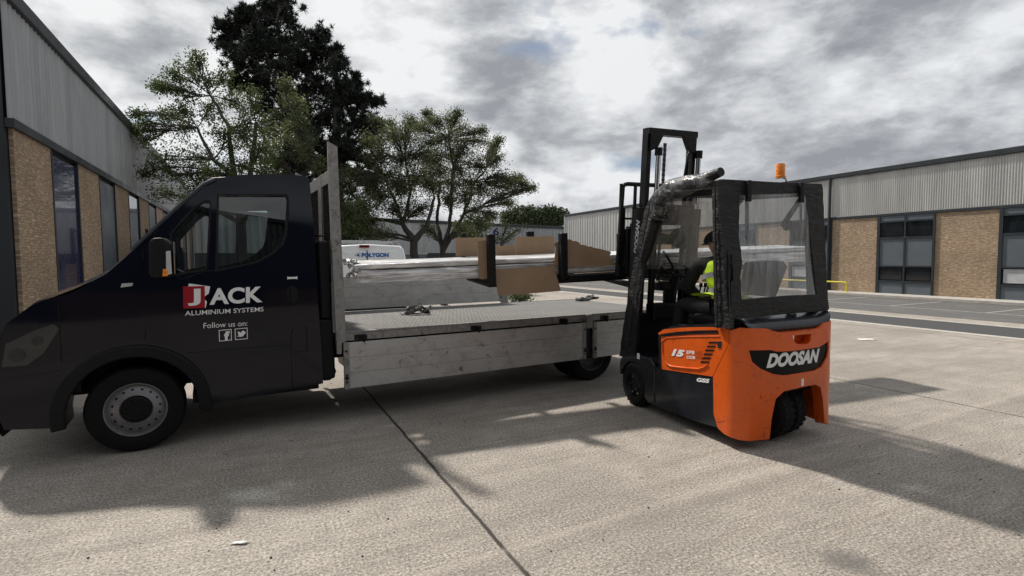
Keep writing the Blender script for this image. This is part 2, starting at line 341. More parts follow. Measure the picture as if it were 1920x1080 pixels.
def concrete():
    m=bpy.data.materials.new('brushed yard concrete');m.use_nodes=True;n=NT(m.node_tree);tc=n('ShaderNodeTexCoord')
    g=(tc,3)
    big=n('ShaderNodeTexNoise',{'Vector':g,'Scale':.55,'Detail':5.,'Roughness':.55,'Distortion':.4})
    mid=n('ShaderNodeTexNoise',{'Vector':g,'Scale':4.,'Detail':6.,'Roughness':.65})
    grit=n('ShaderNodeTexNoise',{'Vector':g,'Scale':60.,'Detail':6.,'Roughness':.9})
    grit2=n('ShaderNodeTexVoronoi',{'Vector':g,'Scale':95.})
    st=n('ShaderNodeTexNoise',{'Vector':n('ShaderNodeMapping',{'Vector':g,'Scale':(2.2,62,1),'Rotation':(0,0,.12)}),'Scale':1.,'Detail':4.,'Roughness':.6})
    st2=n('ShaderNodeTexNoise',{'Vector':n('ShaderNodeMapping',{'Vector':g,'Scale':(.35,5.5,1),'Rotation':(0,0,-.3)}),'Scale':1.,'Detail':4.,'Roughness':.6})
    c=n.ramp(big,(.3,(.25,.225,.197)),(.5,(.355,.325,.285)),(.7,(.45,.415,.37)))
    c=n.mix(n.ramp(mid,(.4,.45),(.6,0.)),c,(.21,.19,.165))
    c=n.mix(n.ramp(st2,(.50,0.),(.64,.4)),n.mo(c),(.19,.165,.14))
    c=n.mix(n.ramp(st,(.40,.32),(.55,0.)),n.mo(c),(.15,.135,.115))
    c=n.mix(n.ramp(grit,(.40,1.),(.52,0.)),n.mo(c),(.055,.047,.04))
    c=n.mix(n.ramp(grit,(.55,0.),(.64,.85)),n.mo(c),(.70,.63,.54))
    # oil spots
    v=n('ShaderNodeTexVoronoi',{'Vector':n('ShaderNodeMapping',{'Vector':g,'Location':(.37,.2,0)}),'Scale':.62,'Randomness':1.})
    dd=n.math('ADD',(v,0),n.math('MULTIPLY',n.math('SUBTRACT',mid,.5),.22))
    c=n.mix(n.ramp(dd,(.03,.7),(.115,0.)),n.mo(c),(.075,.075,.072))
    # joints between the slabs
    sp=n('ShaderNodeSeparateXYZ',{0:g});wob=n.math('MULTIPLY',n.math('SUBTRACT',mid,.5),.035)
    def joint(axis,off,per,wd):
        x=n.math('ADD',n.math('SUBTRACT',(sp,axis),off-per/2-200*per),wob)
        x=n.math('SUBTRACT',n.math('MODULO',x,per),per/2);x=n.math('ABSOLUTE',x);return x
    jx=joint(0,1.18,5.49,0)
    c=n.mix(n.ramp(jx,(.008,1.),(.017,0.)),n.mo(c),(.022,.019,.015))
    p0=gnd(1244,942);p1=gnd(1670,812);p0=Vector((p0.dot(GX),p0.dot(GY)));p1=Vector((p1.dot(GX),p1.dot(GY)));dv=(p1-p0).normalized();nv=Vector((-dv.y,dv.x));kk=nv.dot(p0)
    ds=n.math('SUBTRACT',n.math('ADD',n.math('MULTIPLY',(sp,0),nv.x),n.math('MULTIPLY',(sp,1),nv.y)),kk)
    ds=n.math('ADD',ds,n.math('MULTIPLY',wob,1.5))
    c=n.mix(n.ramp(n.math('ABSOLUTE',n.math('ADD',ds,.12)),(.02,.22),(.14,0.)),n.mo(c),(.13,.115,.10))
    jm=n.ramp(n.math('ABSOLUTE',ds),(.0,.22),(.05,0.))
    c=n.mix(jm,n.mo(c),(.42,.375,.32))
    h=n.math('ADD',n.math('MULTIPLY',grit,.6),n.math('MULTIPLY',st,.5))
    h=n.math('MULTIPLY',h,n.ramp(jx,(.006,0.),(.02,1.)))
    bb=n('ShaderNodeBump',{'Strength':.4,'Distance':.008,'Height':h})
    p=n('ShaderNodeBsdfPrincipled',{'Base Color':n.mo(c),'Roughness':.85,'Normal':bb});n('ShaderNodeOutputMaterial',{0:p});return m
conc=concrete()
def checkerplate():
    m=bpy.data.materials.new('checker plate deck');m.use_nodes=True;n=NT(m.node_tree);tc=n('ShaderNodeTexCoord')
    mp=n('ShaderNodeMapping',{'Vector':(tc,3),'Rotation':(0,0,R_(45)),'Scale':(1,1,1)})
    ch=n('ShaderNodeTexChecker',{'Vector':mp,'Scale':16.})
    w1=n('ShaderNodeTexWave',{'Vector':mp,'Scale':9.},wave_type='BANDS',bands_direction='X')
    w2=n('ShaderNodeTexWave',{'Vector':mp,'Scale':9.},wave_type='BANDS',bands_direction='Y')
    h=n.mix((ch,1),(w1,0),(w2,0));hr=n.ramp(n('ShaderNodeRGBToBW',{0:n.mo(h)}),(.45,0.),(.75,1.))
    a=n('ShaderNodeTexNoise',{'Vector':(tc,3),'Scale':1.8,'Detail':7.,'Roughness':.65})
    s=n('ShaderNodeTexNoise',{'Vector':n('ShaderNodeMapping',{'Vector':(tc,3),'Scale':(.8,6,1)}),'Scale':1.5,'Detail':5.})
    c=n.ramp(a,(.35,(.06,.058,.056)),(.65,(.12,.118,.113)))
    c=n.mix(n.ramp(s,(.55,0.),(.7,.45)),c,(.27,.245,.21));c=n.mix(n.math('MULTIPLY',hr,.6),n.mo(c),(.34,.34,.33))
    c=n.mix(n.ramp(hr,(0.,.6),(.3,0.)),n.mo(c),(.07,.07,.068))
    bb=n('ShaderNodeBump',{'Strength':.7,'Distance':.004,'Height':hr})
    p=n('ShaderNodeBsdfPrincipled',{'Base Color':n.mo(c),'Roughness':.6,'Metallic':.1,'Specular IOR Level':.15,'Normal':bb});n('ShaderNodeOutputMaterial',{0:p});return m
deckm=checkerplate()
def wrapm():
    m=bpy.data.materials.new('film wrapped profiles');m.use_nodes=True;n=NT(m.node_tree);tc=n('ShaderNodeTexCoord')
    a=n('ShaderNodeTexNoise',{'Vector':n('ShaderNodeMapping',{'Vector':(tc,3),'Scale':(1.6,9,22),'Rotation':(0,.05,0)}),'Scale':1.2,'Detail':7.,'Roughness':.6,'Distortion':.9})
    cr=n('ShaderNodeTexNoise',{'Vector':n('ShaderNodeMapping',{'Vector':(tc,3),'Scale':(1,1,1.4)}),'Scale':24.,'Detail':5.,'Roughness':.7,'Distortion':1.5})
    sp=n('ShaderNodeSeparateXYZ',{0:(tc,3)})
    endm=n.ramp(n.math('ADD',n.math('MULTIPLY',n.math('SUBTRACT',a,.5),1.2),n.math('MULTIPLY',n.math('ADD',(sp,0),1.55),1.4)),(.0,1.),(.45,0.))
    h=n.mix(endm,(a,0),(cr,0));hb=n('ShaderNodeRGBToBW',{0:n.mo(h)})
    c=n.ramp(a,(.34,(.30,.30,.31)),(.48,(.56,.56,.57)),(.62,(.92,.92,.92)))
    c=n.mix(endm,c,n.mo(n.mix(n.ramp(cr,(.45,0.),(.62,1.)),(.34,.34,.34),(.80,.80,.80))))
    bb=n('ShaderNodeBump',{'Strength':.55,'Distance':.05,'Height':hb})
    p=n('ShaderNodeBsdfPrincipled',{'Base Color':n.mo(c),'Roughness':.34,'Metallic':.25,'Coat Weight':.35,'Coat Roughness':.15,'Normal':bb});n('ShaderNodeOutputMaterial',{0:p});return m
wrap=wrapm()
def rollm():
    m=bpy.data.materials.new('rolled clear plastic');m.use_nodes=True;n=NT(m.node_tree);tc=n('ShaderNodeTexCoord')
    cr=n('ShaderNodeTexNoise',{'Vector':(tc,3),'Scale':7.,'Detail':5.,'Roughness':.6,'Distortion':1.6})
    bb=n('ShaderNodeBump',{'Strength':.5,'Distance':.04,'Height':cr})
    c=n.ramp(cr,(.42,(.06,.06,.065)),(.70,(.18,.185,.19)))
    p=n('ShaderNodeBsdfPrincipled',{'Base Color':c,'Roughness':.2,'Coat Weight':.6,'Alpha':n.ramp(cr,(.4,.5),(.62,.85)),'Normal':bb});n('ShaderNodeOutputMaterial',{0:p});return m
rollp=rollm()
# ================================================================== SETTING
G=GF.mat()
tag(MB().add([(-400,-300,0),(500,-300,0),(500,900,0),(-400,900,0)],[(0,1,2,3)]).build('ground',conc,mw=G),None,None,kind='structure')
tag(MB().box((12.95,-30,.0),(14.55,90,.004)).build('road',asphaltd,mw=G),None,None,kind='structure')
tag(MB().box((15.6,-30,.0),(20.75,60,.004)).build('car_park_asphalt',asphalt,mw=G),None,None,kind='structure')
b=MB();b.box((12.62,-30,0),(12.86,60,.006));b.box((14.6,-30,0),(14.78,60,.006))
tag(b.build('road_edge_strip',kerbm,mw=G),None,None,kind='structure')
b=MB();b.box((20.8,-12,0),(21.9,60,.11))
tag(b.build('pavement',kerbm,mw=G,bevel=.015),None,None,kind='structure')
b=MB()
for k in range(-2,14): b.box((17.6,2.4*k,.004),(20.6,2.4*k+.09,.009))
b.box((17.55,-8,.004),(17.63,40,.009))
tag(b.build('road_marking',whiteroad,mw=G),None,None,kind='structure')
# ---- buildings
def corrug(b,x,y0,y1,z0,z1,pitch,dep,side=-1):
    """ribbed sheet facing side, in the plane x"""
    k=int((y1-y0)/pitch);V=[];
    for i in range(k+1):
        y=y0+(y1-y0)*i/k;p=(y1-y0)/k
        for dy,d in ((0,0),(p*.28,0),(p*.5,dep),(p*.78,dep)):
            V.append((x+side*d,y+dy))
    o=[];F=[]
    for (xx,yy) in V:o+=[(xx,yy,z0),(xx,yy,z1)]
    for i in range(len(V)-1):F.append((2*i,2*i+2,2*i+3,2*i+1))
    b.add(o,F)
XF=21.8
root=thing('warehouse','long warehouse with grey ribbed cladding above buff brick and slate window bays','warehouse',GF)
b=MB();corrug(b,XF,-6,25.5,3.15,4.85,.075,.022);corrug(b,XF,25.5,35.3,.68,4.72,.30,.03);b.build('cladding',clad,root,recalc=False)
b=MB();b.box((XF+.03,-6,0),(XF+12,35.28,4.75));b.build('wall_core',framem,root)
b=MB();b.hexa([(XF-.10,-6.2,4.80),(XF+12.2,-6.2,4.80),(XF+12.2,35.4,4.68),(XF-.10,35.4,4.68),(XF-.10,-6.2,5.02),(XF+12.2,-6.2,5.02),(XF+12.2,35.4,4.84),(XF-.10,35.4,4.84)]);b.build('roof_edge',framem,root,bevel=.02)
b=MB();b.box((XF-.05,-6,3.04),(XF+.02,25.5,3.15));b.build('drip_trim',framem,root,bevel=.01)
for dy in (14.35,25.6):
    b=MB();b.tube([(XF-.09,dy,.1),(XF-.09,dy,4.8)],.05,8);b.build('downpipe',framem,root,smooth=60)
b=MB();b.box((XF-.02,25.5,0),(XF+.02,35.25,.68));b.build('brick_base',brick,root)
for q in (((XF-.03,35.20,0),(XF+.05,35.33,4.7)),((XF-.035,25.4,0),(XF+.02,25.52,3.1))): MB().box(*q).build('corner_trim',clad2,root)
y=12.42+1.92-1.92*0;period=3.75
for k in range(-4,4):
    y0=12.45+period*k  # brick from y0 to y0+1.8
    MB().box((XF-.01,y0,.0),(XF+.02,y0+1.80,3.04)).build('brick_panel',brick,root)
    a0=y0+1.80;a1=y0+period
    f=MB()
    for (p,q) in ((a0,a0+.07),(a1-.10,a1)): f.box((XF-.06,p,0),(XF+.0,q,3.04))
    mid=(a0+a1)/2; f.box((XF-.05,mid-.03,0),(XF+.0,mid+.03,3.04))
    for (z0,z1) in ((.52,.60),(2.18,2.25),(2.80,2.86),(1.12,1.17)): f.box((XF-.055,a0+.07,z0),(XF+.0,a1-.10,z1))
    fo=f.build('window_bay_frame',framem,root)
    p=MB()
    for (z0,z1) in ((0,.52),(1.17,2.18),(2.86,3.04)): p.box((XF-.022,a0+.07,z0),(XF+.0,a1-.1,z1))
    p.build('slate_panel',panelm,root)
    for (q0,q1) in ((a0+.07,mid-.03),(mid+.03,a1-.10)):
        w=MB().box((XF-.012,q0+.05,.64),(XF+.01,q1-.05,1.09)).build('window',frosted if k%2==0 else darkglass,root)
        w=MB().box((XF-.012,q0+.05,2.28),(XF+.01,q1-.05,2.78)).build('window',darkglass,root)
# back unit
A=atY(1075,425.5,50.);Bp=atY(560,399.,33.5)
def hz(p,z):return Vector((p.x,p.y,z))
zt=4.45
dirb=(hz(A,0)-hz(Bp,0)).normalized();BF=Fr(hz(Bp,0),(-dirb.y*-1,-dirb.x,0),dirb,(0,0,1));BF=Fr(hz(Bp,0),dirb.cross(Vector((0,0,1))),dirb,(0,0,1))
L=(hz(A,0)-hz(Bp,0)).length
root=thing('industrial_unit','pale grey clad unit with a dark number 6 far behind the trees','warehouse',BF)
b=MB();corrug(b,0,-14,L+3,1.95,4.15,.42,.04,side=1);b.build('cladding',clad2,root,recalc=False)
MB().box((.02,-14,0),(-.02,L+3,1.95)).build('dark_base_panel',framem,root)
MB().box((-.05,-14,.0),(-9,L+3,4.1)).build('wall_core',framem,root)
MB().box((.10,-14.1,4.13),(-9.2,L+3.1,4.36)).build('roof_edge',framem,root,bevel=.02)
for y in (2.0,7.0,12.,16.5):
    r=MB().box((.05,y,0),(.0,y+2.2,1.85)).build('roller_door',panelm,root);MB().box((.07,y-.1,1.85),(.0,y+2.3,1.95)).build('door_head',alu,r)
q=BF.px(925,441,0,.05);q2=BF.px(936,427,0,.05)
text('6','number_lettering',bluep2,root,lambda u,v,d:(.045+d,q.y+u,q.z+v),q2.y-q.y,q2.z-q.z,bold=.03)
# left warehouse
root=thing('warehouse','grey clad warehouse over buff brick piers and dark doors left of the trees','warehouse',GF)
XL=-2.9
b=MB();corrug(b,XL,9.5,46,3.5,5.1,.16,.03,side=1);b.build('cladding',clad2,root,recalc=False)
MB().box((XL-.04,9.5,0),(XL-10,46,5.05)).build('wall_core',framem,root)
MB().box((XL+.08,9.4,5.08),(XL-10.1,46.1,5.3)).build('roof_edge',framem,root,bevel=.02)
MB().box((XL+.07,9.5,3.38),(XL-.03,46,3.5)).build('drip_trim',framem,root)
for k in range(12):
    y0=9.6+3.0*k
    MB().box((XL+.02,y0,0),(XL-.03,y0+1.5,3.38)).build('brick_pier',brick,root)
    d=MB().box((XL-.0,y0+1.55,0),(XL-.03,y0+2.95,3.3)).build('door_bay',panelm if k%2 else bluecar,root)
    MB().box((XL+.03,y0+1.5,0),(XL-.02,y0+1.56,3.38)).box((XL+.03,y0+2.94,0),(XL-.02,y0+3.0,3.38)).build('door_frame',framem,root)
# unseen dark unit added behind the camera: deepens shade and reflections on the truck
BKF=Fr((0,-8.5,0),(1,0,0),(0,1,0),(0,0,1))
root=thing('warehouse','unseen dark clad unit added behind the camera to darken the truck door reflections','warehouse',BKF)
MB().box((-24,-14,0),(24,-.05,7.8)).build('wall_core',framem,root)
b=MB()
k=int(48/.3)
V=[];F=[]
for i in range(k):
    for dx,d in ((0,0),(.09,0),(.15,.035),(.24,.035)): V+=[(-24+.3*i+dx,d,2.2),(-24+.3*i+dx,d,7.7)]
for i in range(len(V)//2-1): F.append((2*i,2*i+1,2*i+3,2*i+2))
b.add(V,F);b.build('cladding',framem,root,recalc=False)
for i in range(8): MB().box((-23+6*i,-.05,0),(-19.5+6*i,.02,2.2)).build('brick_panel',darkbrick,root);MB().box((-19.4+6*i,-.05,.1),(-17.1+6*i,-.0,2.15)).build('window',darkglass,root)
MB().box((-24.1,-14,7.7),(24.1,.12,7.95)).build('roof_edge',framem,root,bevel=.02)
# railing by the left warehouse
root=thing('railing','low black metal railing beside the left brick warehouse','railing',GF)
b=MB()
for z in (1.55,2.25): b.tube([(-2.2,15.0,z),(-2.2,21.,z)],.03,6)
b.build('rail',blackm,root)
b=MB()
for k in range(31): b.tube([(-2.2,15.0+.2*k,1.55),(-2.2,15.0+.2*k,2.25)],.012,5)
b.build('baluster',blackm,root)
b=MB()
for k in range(5): b.tube([(-2.2,15.0+1.5*k,0),(-2.2,15.0+1.5*k,2.3)],.035,6)
b.build('post',blackm,root)
MB().box((-2.3,14.8,0),(-2.1,21.1,1.5)).build('dwarf_wall',brick,root)
# yellow barrier
q0=GF.px(1585,545,0,21.2)
root=thing('barrier','bent yellow tube barrier on the pavement by the brick wall','barrier',GF)
b=MB();y1=q0.y-.05;zt=.50
b.tube([(21.2,y1,.1),(21.2,y1,zt-.08),(21.2,y1+.03,zt-.02),(21.2,y1+.1,zt),(21.2,y1+3.0,zt),(21.2,y1+3.07,zt-.02),(21.2,y1+3.1,zt-.08),(21.2,y1+3.1,.1)],.032,10)
b.build('hoop',yellowm,root,smooth=50)
b=MB();b.box((21.1,y1-.1,.11),(21.3,y1+.1,.125));b.box((21.1,y1+3.0,.11),(21.3,y1+3.2,.125));b.build('foot_plate',yellowm,root)
# ================================================================== TRUCK
TK=thing('flatbed_truck','dark navy dropside truck with a grey aluminium bed and company lettering on its door','truck',TF)
WT=2.0
def tt(z): return .115*max(0,z-1.22)**1.4
def TP(x,y,w=0):
    t=w
    for _ in range(4):
        p=TF.px(x,y,1,t);t=tt(p.z)+w
    return (p.x,p.z)
def near(u,v,w): return (u,tt(v)+w,v)
def far(u,v,w): return (u,WT-tt(v)-w,v)
def pp(l,w=0): return [TP(x,y,w) for x,y in l]
rear=pp([(572,330),(580,335),(591,467),(597,578),(602,640),(606,719)])
RE=rear[-1][0]
topl=pp([(545,327.5),(500,326.5),(455,327.5),(425,331),(405,336.5),(384,345),(351,374),(318,404.5),(295.6,425),(268,451),(250,469)])
front=[(-1.80,1.47),(-2.0,1.34),(-2.25,1.25),(-2.40,1.12),(-2.47,.9),(-2.5,.5),(-2.45,.33)]
WCX,WCZ,AR=-1.65,.352,.455
def arc(r,a0,a1,k=14): return [(WCX+r*math.cos(a0+(a1-a0)*i/k),WCZ+r*math.sin(a0+(a1-a0)*i/k)) for i in range(k+1)]
bot_r=pp([(606,719),(548,730),(480,742),(400,757)])
side=rear[:-1]+bot_r+[(WCX+AR+.03,.30)]+arc(AR,R_(-6),R_(186))+[(-2.2,.30)]
side+=front[::-1]+topl[::-1]
win=pp([(410,366.7),(536,366.7),(538.5,372),(537,410),(534.4,439),(529,455.6),(512,472),(484,489),(456.7,496),(406.5,507.5)])
qwin=pp([(322,437),(346,411),(366,390),(382,378.5),(392,378),(394,382),(391,440),(387,503.5),(326,515)])
def shr(l,d):
    cx=sum(p[0] for p in l)/len(l);cz=sum(p[1] for p in l)/len(l)
    return [(p[0]+(cx-p[0])*d/math.hypot(p[0]-cx,p[1]-cz),p[1]+(cz-p[1])*d/math.hypot(p[0]-cx,p[1]-cz)) for p in l]
door=pp([(270,475),(300,424),(330,395),(352,376),(384,348),(410,342),(470,340.5),(553,343),(558,350),(563,433),(571,550),(574.5,612),(560,613),(549,619),(545,634),(547,700),(548,727),(480,739),(405,753),(397,740),(383,700),(360,668),(330,650),(300,641),(273,638)])
body=MB();body.plate(side,[shr(door,.02)],.0,.05,near);body.plate(side,[win,qwin],.0,.05,far)
BODY=body.build('cab_body',navy,TK,smooth=35)
D=MB().plate(shr(door,.006),[win,qwin],-.006,.045,near).build('door',navy,TK,smooth=35,bevel=.004)
rim=MB().plate(shr(win,-.018),[shr(win,.004)],-.010,.0,near);rim.plate(shr(qwin,-.016),[shr(qwin,.004)],-.010,.0,near)
rim.build('window_seal',blackp,D,smooth=35)
sheet(win,.014,near).build('side_window',winglass,D,smooth=60,recalc=False);sheet(qwin,.014,near).build('quarter_window',winglass,D,smooth=60,recalc=False)
sheet(win,.014,far).build('far_window',winglass,BODY,smooth=60,recalc=False)
# swage lines and panel pieces on the door
def strip(l,w=.012,h=.006,name='swage_line',m=navy,par=D):
    b=MB();l=pp(l);b.tube([near(u,v,-.006) for u,v in l],h,6);return b.build(name,m,par,smooth=60)
strip([(350,660),(420,654.5),(500,648.5),(546,644)])
strip([(338,525),(380,510),(440,501),(490,489),(520,470),(534,448),(541,410),(541,372)],h=.004)
gap=MB()
for l in ([(549,619),(545,634),(547,700),(549,727)],[(574.5,612),(576,657),(548,660)],[(269,470),(272.6,637)]):
    gap.tube([near(u,v,-.001) for u,v in pp(l)],.0045,5)
gap.build('panel_gap',blackm,BODY)
# handle: recessed oval with a bar
c=TP(548,553);h=MB();h.plate([(c[0]+.052*math.cos(a),c[1]+.085*math.sin(a)) for a in np.linspace(0,2*math.pi,20)[:-1]],[],-.009,-.004,near);hh=h.build('door_handle',blackp,D,smooth=35,bevel=.003)
MB().plate([(c[0]-.013,c[1]-.075),(c[0]+.013,c[1]-.075),(c[0]+.013,c[1]+.07),(c[0]-.013,c[1]+.07)],[],-.035,-.009,near).build('handle_grip',blackp,hh,bevel=.006)
c=TP(548,521);st=MB().plate([(c[0]-.043,c[1]-.014),(c[0]-.03,c[1]-.009),(c[0]+.03,c[1]-.009),(c[0]+.043,c[1]-.014),(c[0]+.043,c[1]+.014),(c[0]+.03,c[1]+.009),(c[0]-.03,c[1]+.009),(c[0]-.043,c[1]+.014)],[],-.0085,-.0065,near).build('sticker',white,D)
# lettering
def ltext(s,x0,y0,x1,y1,slope,name,m=white,sh=0,bold=0,space=1.,w=-.0075):
    """fit into the box whose lower edge runs (x0,y0)-(x1,y0+slope) and whose top left is (x0,y1)"""
    a=Vector(TP(x0,y0));bb=Vector(TP(x1,y0+slope));t=Vector(TP(x0,y1));e=bb-a;f=t-a
    return text(s,name,m,D,lambda u,v,d:near(a.x+e.x*u+f.x*v,a.y+e.y*u+f.y*v,w-d*.3),1,1,sh,bold,space=space)
def lpl(l,m,name,w0=-.0075,w1=-.0065): return MB().plate([TP(x,y) for x,y in l],[],w0,w1,near,seg=.3,inner=False).build(name,m,D)
def Z6(x,y): return (330+x/8.306,520+y/8.306)
lpl([Z6(200,95),Z6(532,142),Z6(462,475),Z6(440,475),Z6(440,200),Z6(190,140)],white,'logo_card',-.0072,-.0064)
lpl([Z6(108,142),Z6(448,134),Z6(452,474),Z6(116,484)],redm,'logo_square',-.0085,-.0064)
ltext('J',*Z6(183,445),*[Z6(383,0)[0],Z6(0,180)[1]],-1.0,'logo_letter',bold=.03,w=-.0095)
ltext('ACK',*Z6(522,431),Z6(1345,0)[0],Z6(0,172)[1],-5.2,'company_lettering',bold=.035)
ltext('ALUMINIUM SYSTEMS',*Z6(140,598),Z6(1362,0)[0],Z6(0,525)[1],-8.4,'company_lettering',bold=.006)
ltext('Follow us on:',*Z6(428,795),Z6(1112,0)[0],Z6(0,712)[1],-5.2,'follow_lettering')
for X,Y in ((658,818),(906,796)):
    o=[Z6(X+6,Y+4),Z6(X+205,Y-14),Z6(X+212,Y+160),Z6(X+14,Y+180)]
    o=[TP(*p) for p in o];MB().plate(o,[shr(o,.008)],-.0078,-.0065,near,seg=.5,inner=False).build('icon_frame',white,D)
ltext('f',*Z6(748,985),Z6(834,0)[0],Z6(0,838)[1],-.6,'icon_letter',bold=.05)
lpl([Z6(940,915),Z6(985,905),Z6(960,885),Z6(972,878),Z6(950,850),Z6(975,856),Z6(957,835),Z6(1010,862),Z6(1022,838),Z6(1050,828),Z6(1082,850),Z6(1082,868),Z6(1062,890),Z6(1040,915),Z6(1000,926)],white,'bird_icon')
# lofted front, hood, windscreen, roof
def loft(prof,m,name,crown=.03,thick=0,edge=.0,par=TK,inset=0.0):
    prof=[Vector(p) for p in prof];k=len(prof)-1;nv=16
    def fn(i,j):
        x=i*k;a=min(int(x),k-1);p=prof[a].lerp(prof[a+1],x-a);t0=tt(p.y)+inset;t=t0+(WT-2*t0)*j
        e=min(j,1-j)*2; cr=crown*(1-(1-e)**2.5)
        d=(prof[min(a+1,k)]-prof[a]).normalized() if k else Vector((1,0))
        nrm=Vector((-d.y,d.x));nrm=nrm if nrm.y>0 or nrm.x<0 else -nrm
        return (p.x+nrm.x*cr,t,p.y+nrm.y*cr)
    b=MB();b.grid(fn,max(k*2,4),nv);o=b.build(name,m,par,smooth=50,recalc=False);return o
tp=topl[::-1]+[rear[0]]
loft([p for p in tp if p[0]>=topl[5][0]-.001],navy,'roof',.035)
loft([(p[0],p[1]-.012) for p in tp if p[0]<=topl[5][0]+.001],screenglass,'windscreen',.06)
for s0 in (near,far):
    b=MB();l=[p for p in tp if p[0]<=topl[4][0]+.001]
    b.tube([s0(u,v-.015,.03) for u,v in l],.035,8);b.build('windscreen_pillar',navy,BODY,smooth=60)
loft([topl[-1],(-1.80,1.47),(-2.0,1.36),(-2.25,1.25),(-2.40,1.12)],navy,'bonnet',.05)
loft([(-2.40,1.12),(-2.46,.95),(-2.48,.72)],blackp,'grille',.05)
loft([(-2.48,.72),(-2.52,.6),(-2.53,.4),(-2.46,.28)],blackp,'bumper',.05)
for f_ in (near,far):
    hl=MB().plate([(-2.44,.80),(-2.30,.80),(-2.20,.88),(-2.10,1.06),(-2.13,1.10),(-2.24,1.06),(-2.41,.97)],[],-.010,.04,f_,seg=.05).build('headlight',darkglass,TK,smooth=35,bevel=.008)
    for hx,hz,hr in ((-2.35,.88,.05),(-2.23,.98,.035)):
        MB().plate([(hx+hr*math.cos(a),hz+hr*math.sin(a)) for a in np.linspace(0,2*math.pi,16)[:-1]],[],-.014,-.009,f_,seg=.05).build('reflector',steel,hl,smooth=35)
    MB().tube([f_(-2.10,z,-.001) for z in (.80,.95,1.1,1.25)],.004,5).build('panel_gap',blackm,BODY)
    MB().tube([f_(x,z,-.001) for x,z in ((-2.5,.72),(-2.3,.72),(-2.12,.74))],.004,5).build('panel_gap',blackm,BODY)
# rear wall, floor, under body
b=MB();ru=rear
b.grid(lambda i,j:(ru[0][0]+(RE-ru[0][0])*i-.015,tt(ru[0][1]+(.4-ru[0][1])*i)+(WT-2*tt(ru[0][1]+(.4-ru[0][1])*i))*j,ru[0][1]+(.4-ru[0][1])*i),6,6);b.build('rear_wall',navy,BODY,smooth=50,recalc=False)
b=MB();b.box((-1.25,.06,.34),(RE-.03,WT-.06,.42));b.box((-2.4,.06,.55),(-2.0,WT-.06,.62));b.box((-1.15,.5,.42),(RE-.05,WT-.06,.75))
b.box((-2.15,.42,.45),(-1.15,WT-.42,1.2));b.build('cab_floor',blackp,TK)
def wheel_liner():
    for yy0,yy1 in ((.045,.42),(WT-.42,WT-.045)):
        b=MB();b.grid(lambda i,j:(WCX+(AR+.015)*math.cos(R_(-10+200*i)),yy0+(yy1-yy0)*j,WCZ+(AR+.015)*math.sin(R_(-10+200*i))),16,1)
        b.build('wheel_liner',blackp,TK,smooth=60,recalc=False)
wheel_liner()
fl=MB().plate(arc(AR+.085,R_(-9),R_(189),24)+arc(AR-.012,R_(189),R_(-6),24),[],-.035,.01,near,seg=.3).build('wheel_arch_trim',blackp,TK,smooth=45,bevel=.012)
# roof air deflector cap
b=MB();a0=TP(379,341);a1=TP(386,331);a2=TP(398,326);a3=TP(432,324.5);a4=TP(440,329)
pr=[a0,a1,a2,a3,(a3[0]+.25,a3[1]-.01),(a3[0]+.3,a3[1]-.05),(a0[0]+.1,a0[1]-.02)]
b.plate(pr,[],.35,1.65,lambda u,v,w:(u,w,v),seg=.3,inner=False);b.build('roof_air_cap',blackp,TK,smooth=35,bevel=.02)
# mirror
def mirror(sgn,base):
    b=MB();c0=TF.px(280,446,1,-.22);c1=TF.px(325,520,1,-.22)
    x0,x1,z0,z1=c0.x,c1.x,c1.z,c0.z
    yy=lambda v:v if sgn>0 else WT-v
    r=.035
    ol=[(x0+r*.3,z1-r),(x0+r,z1-.004),(x1-r*1.2,z1),(x1-.008,z1-r),(x1,z1-r*3),(x1+.004,z0+r),(x1-.01,z0),(x0+.02,z0),(x0,z0+r)]
    b.plate(ol,[],-.10,.10,lambda u,v,w:(u+w*.1,yy(-.22+w),v),seg=.3,inner=False)
    m_=b.build('wing_mirror',blackp,TK,smooth=35,bevel=.022,seg=3)
    g=MB();g.box((x1+.012,yy(-.31),z0+.03),(x1+.018,yy(-.14),z1-.03));g.build('mirror_glass',chrome,m_)
    g=MB();g.plate([(x1-.042,z0+.02),(x1-.003,z0+.03),(x1-.006,z0+.21),(x1-.036,z0+.205)],[],-.335,-.32,lambda u,v,w:(u,yy(w),v));g.build('indicator_lens',frosted,m_,bevel=.004)
    g=MB();g.plate([(x1-.066,z0+.012),(x1-.03,z0+.014),(x1-.032,z0+.065),(x1-.06,z0+.07)],[],-.34,-.322,lambda u,v,w:(u,yy(w),v));g.build('amber_repeater',amber,m_,bevel=.004)
    g=MB();g.tube([(x0+.07,yy(-.16),z0+.16),(x0+.05,yy(.05),z0+.13)],.028,8);g.tube([(x0+.07,yy(-.16),z0+.05),(x0+.05,yy(.05),z0+.04)],.022,8);g.build('mirror_arm',blackp,m_,smooth=50)
mirror(1,0);mirror(-1,0)
c=TP(243,534);MB().plate([(c[0]-.06,c[1]-.02),(c[0]+.02,c[1]-.01),(c[0]+.025,c[1]+.015),(c[0]-.05,c[1]+.012)],[],-.012,.0,near).build('side_repeater',frosted,BODY,bevel=.003)
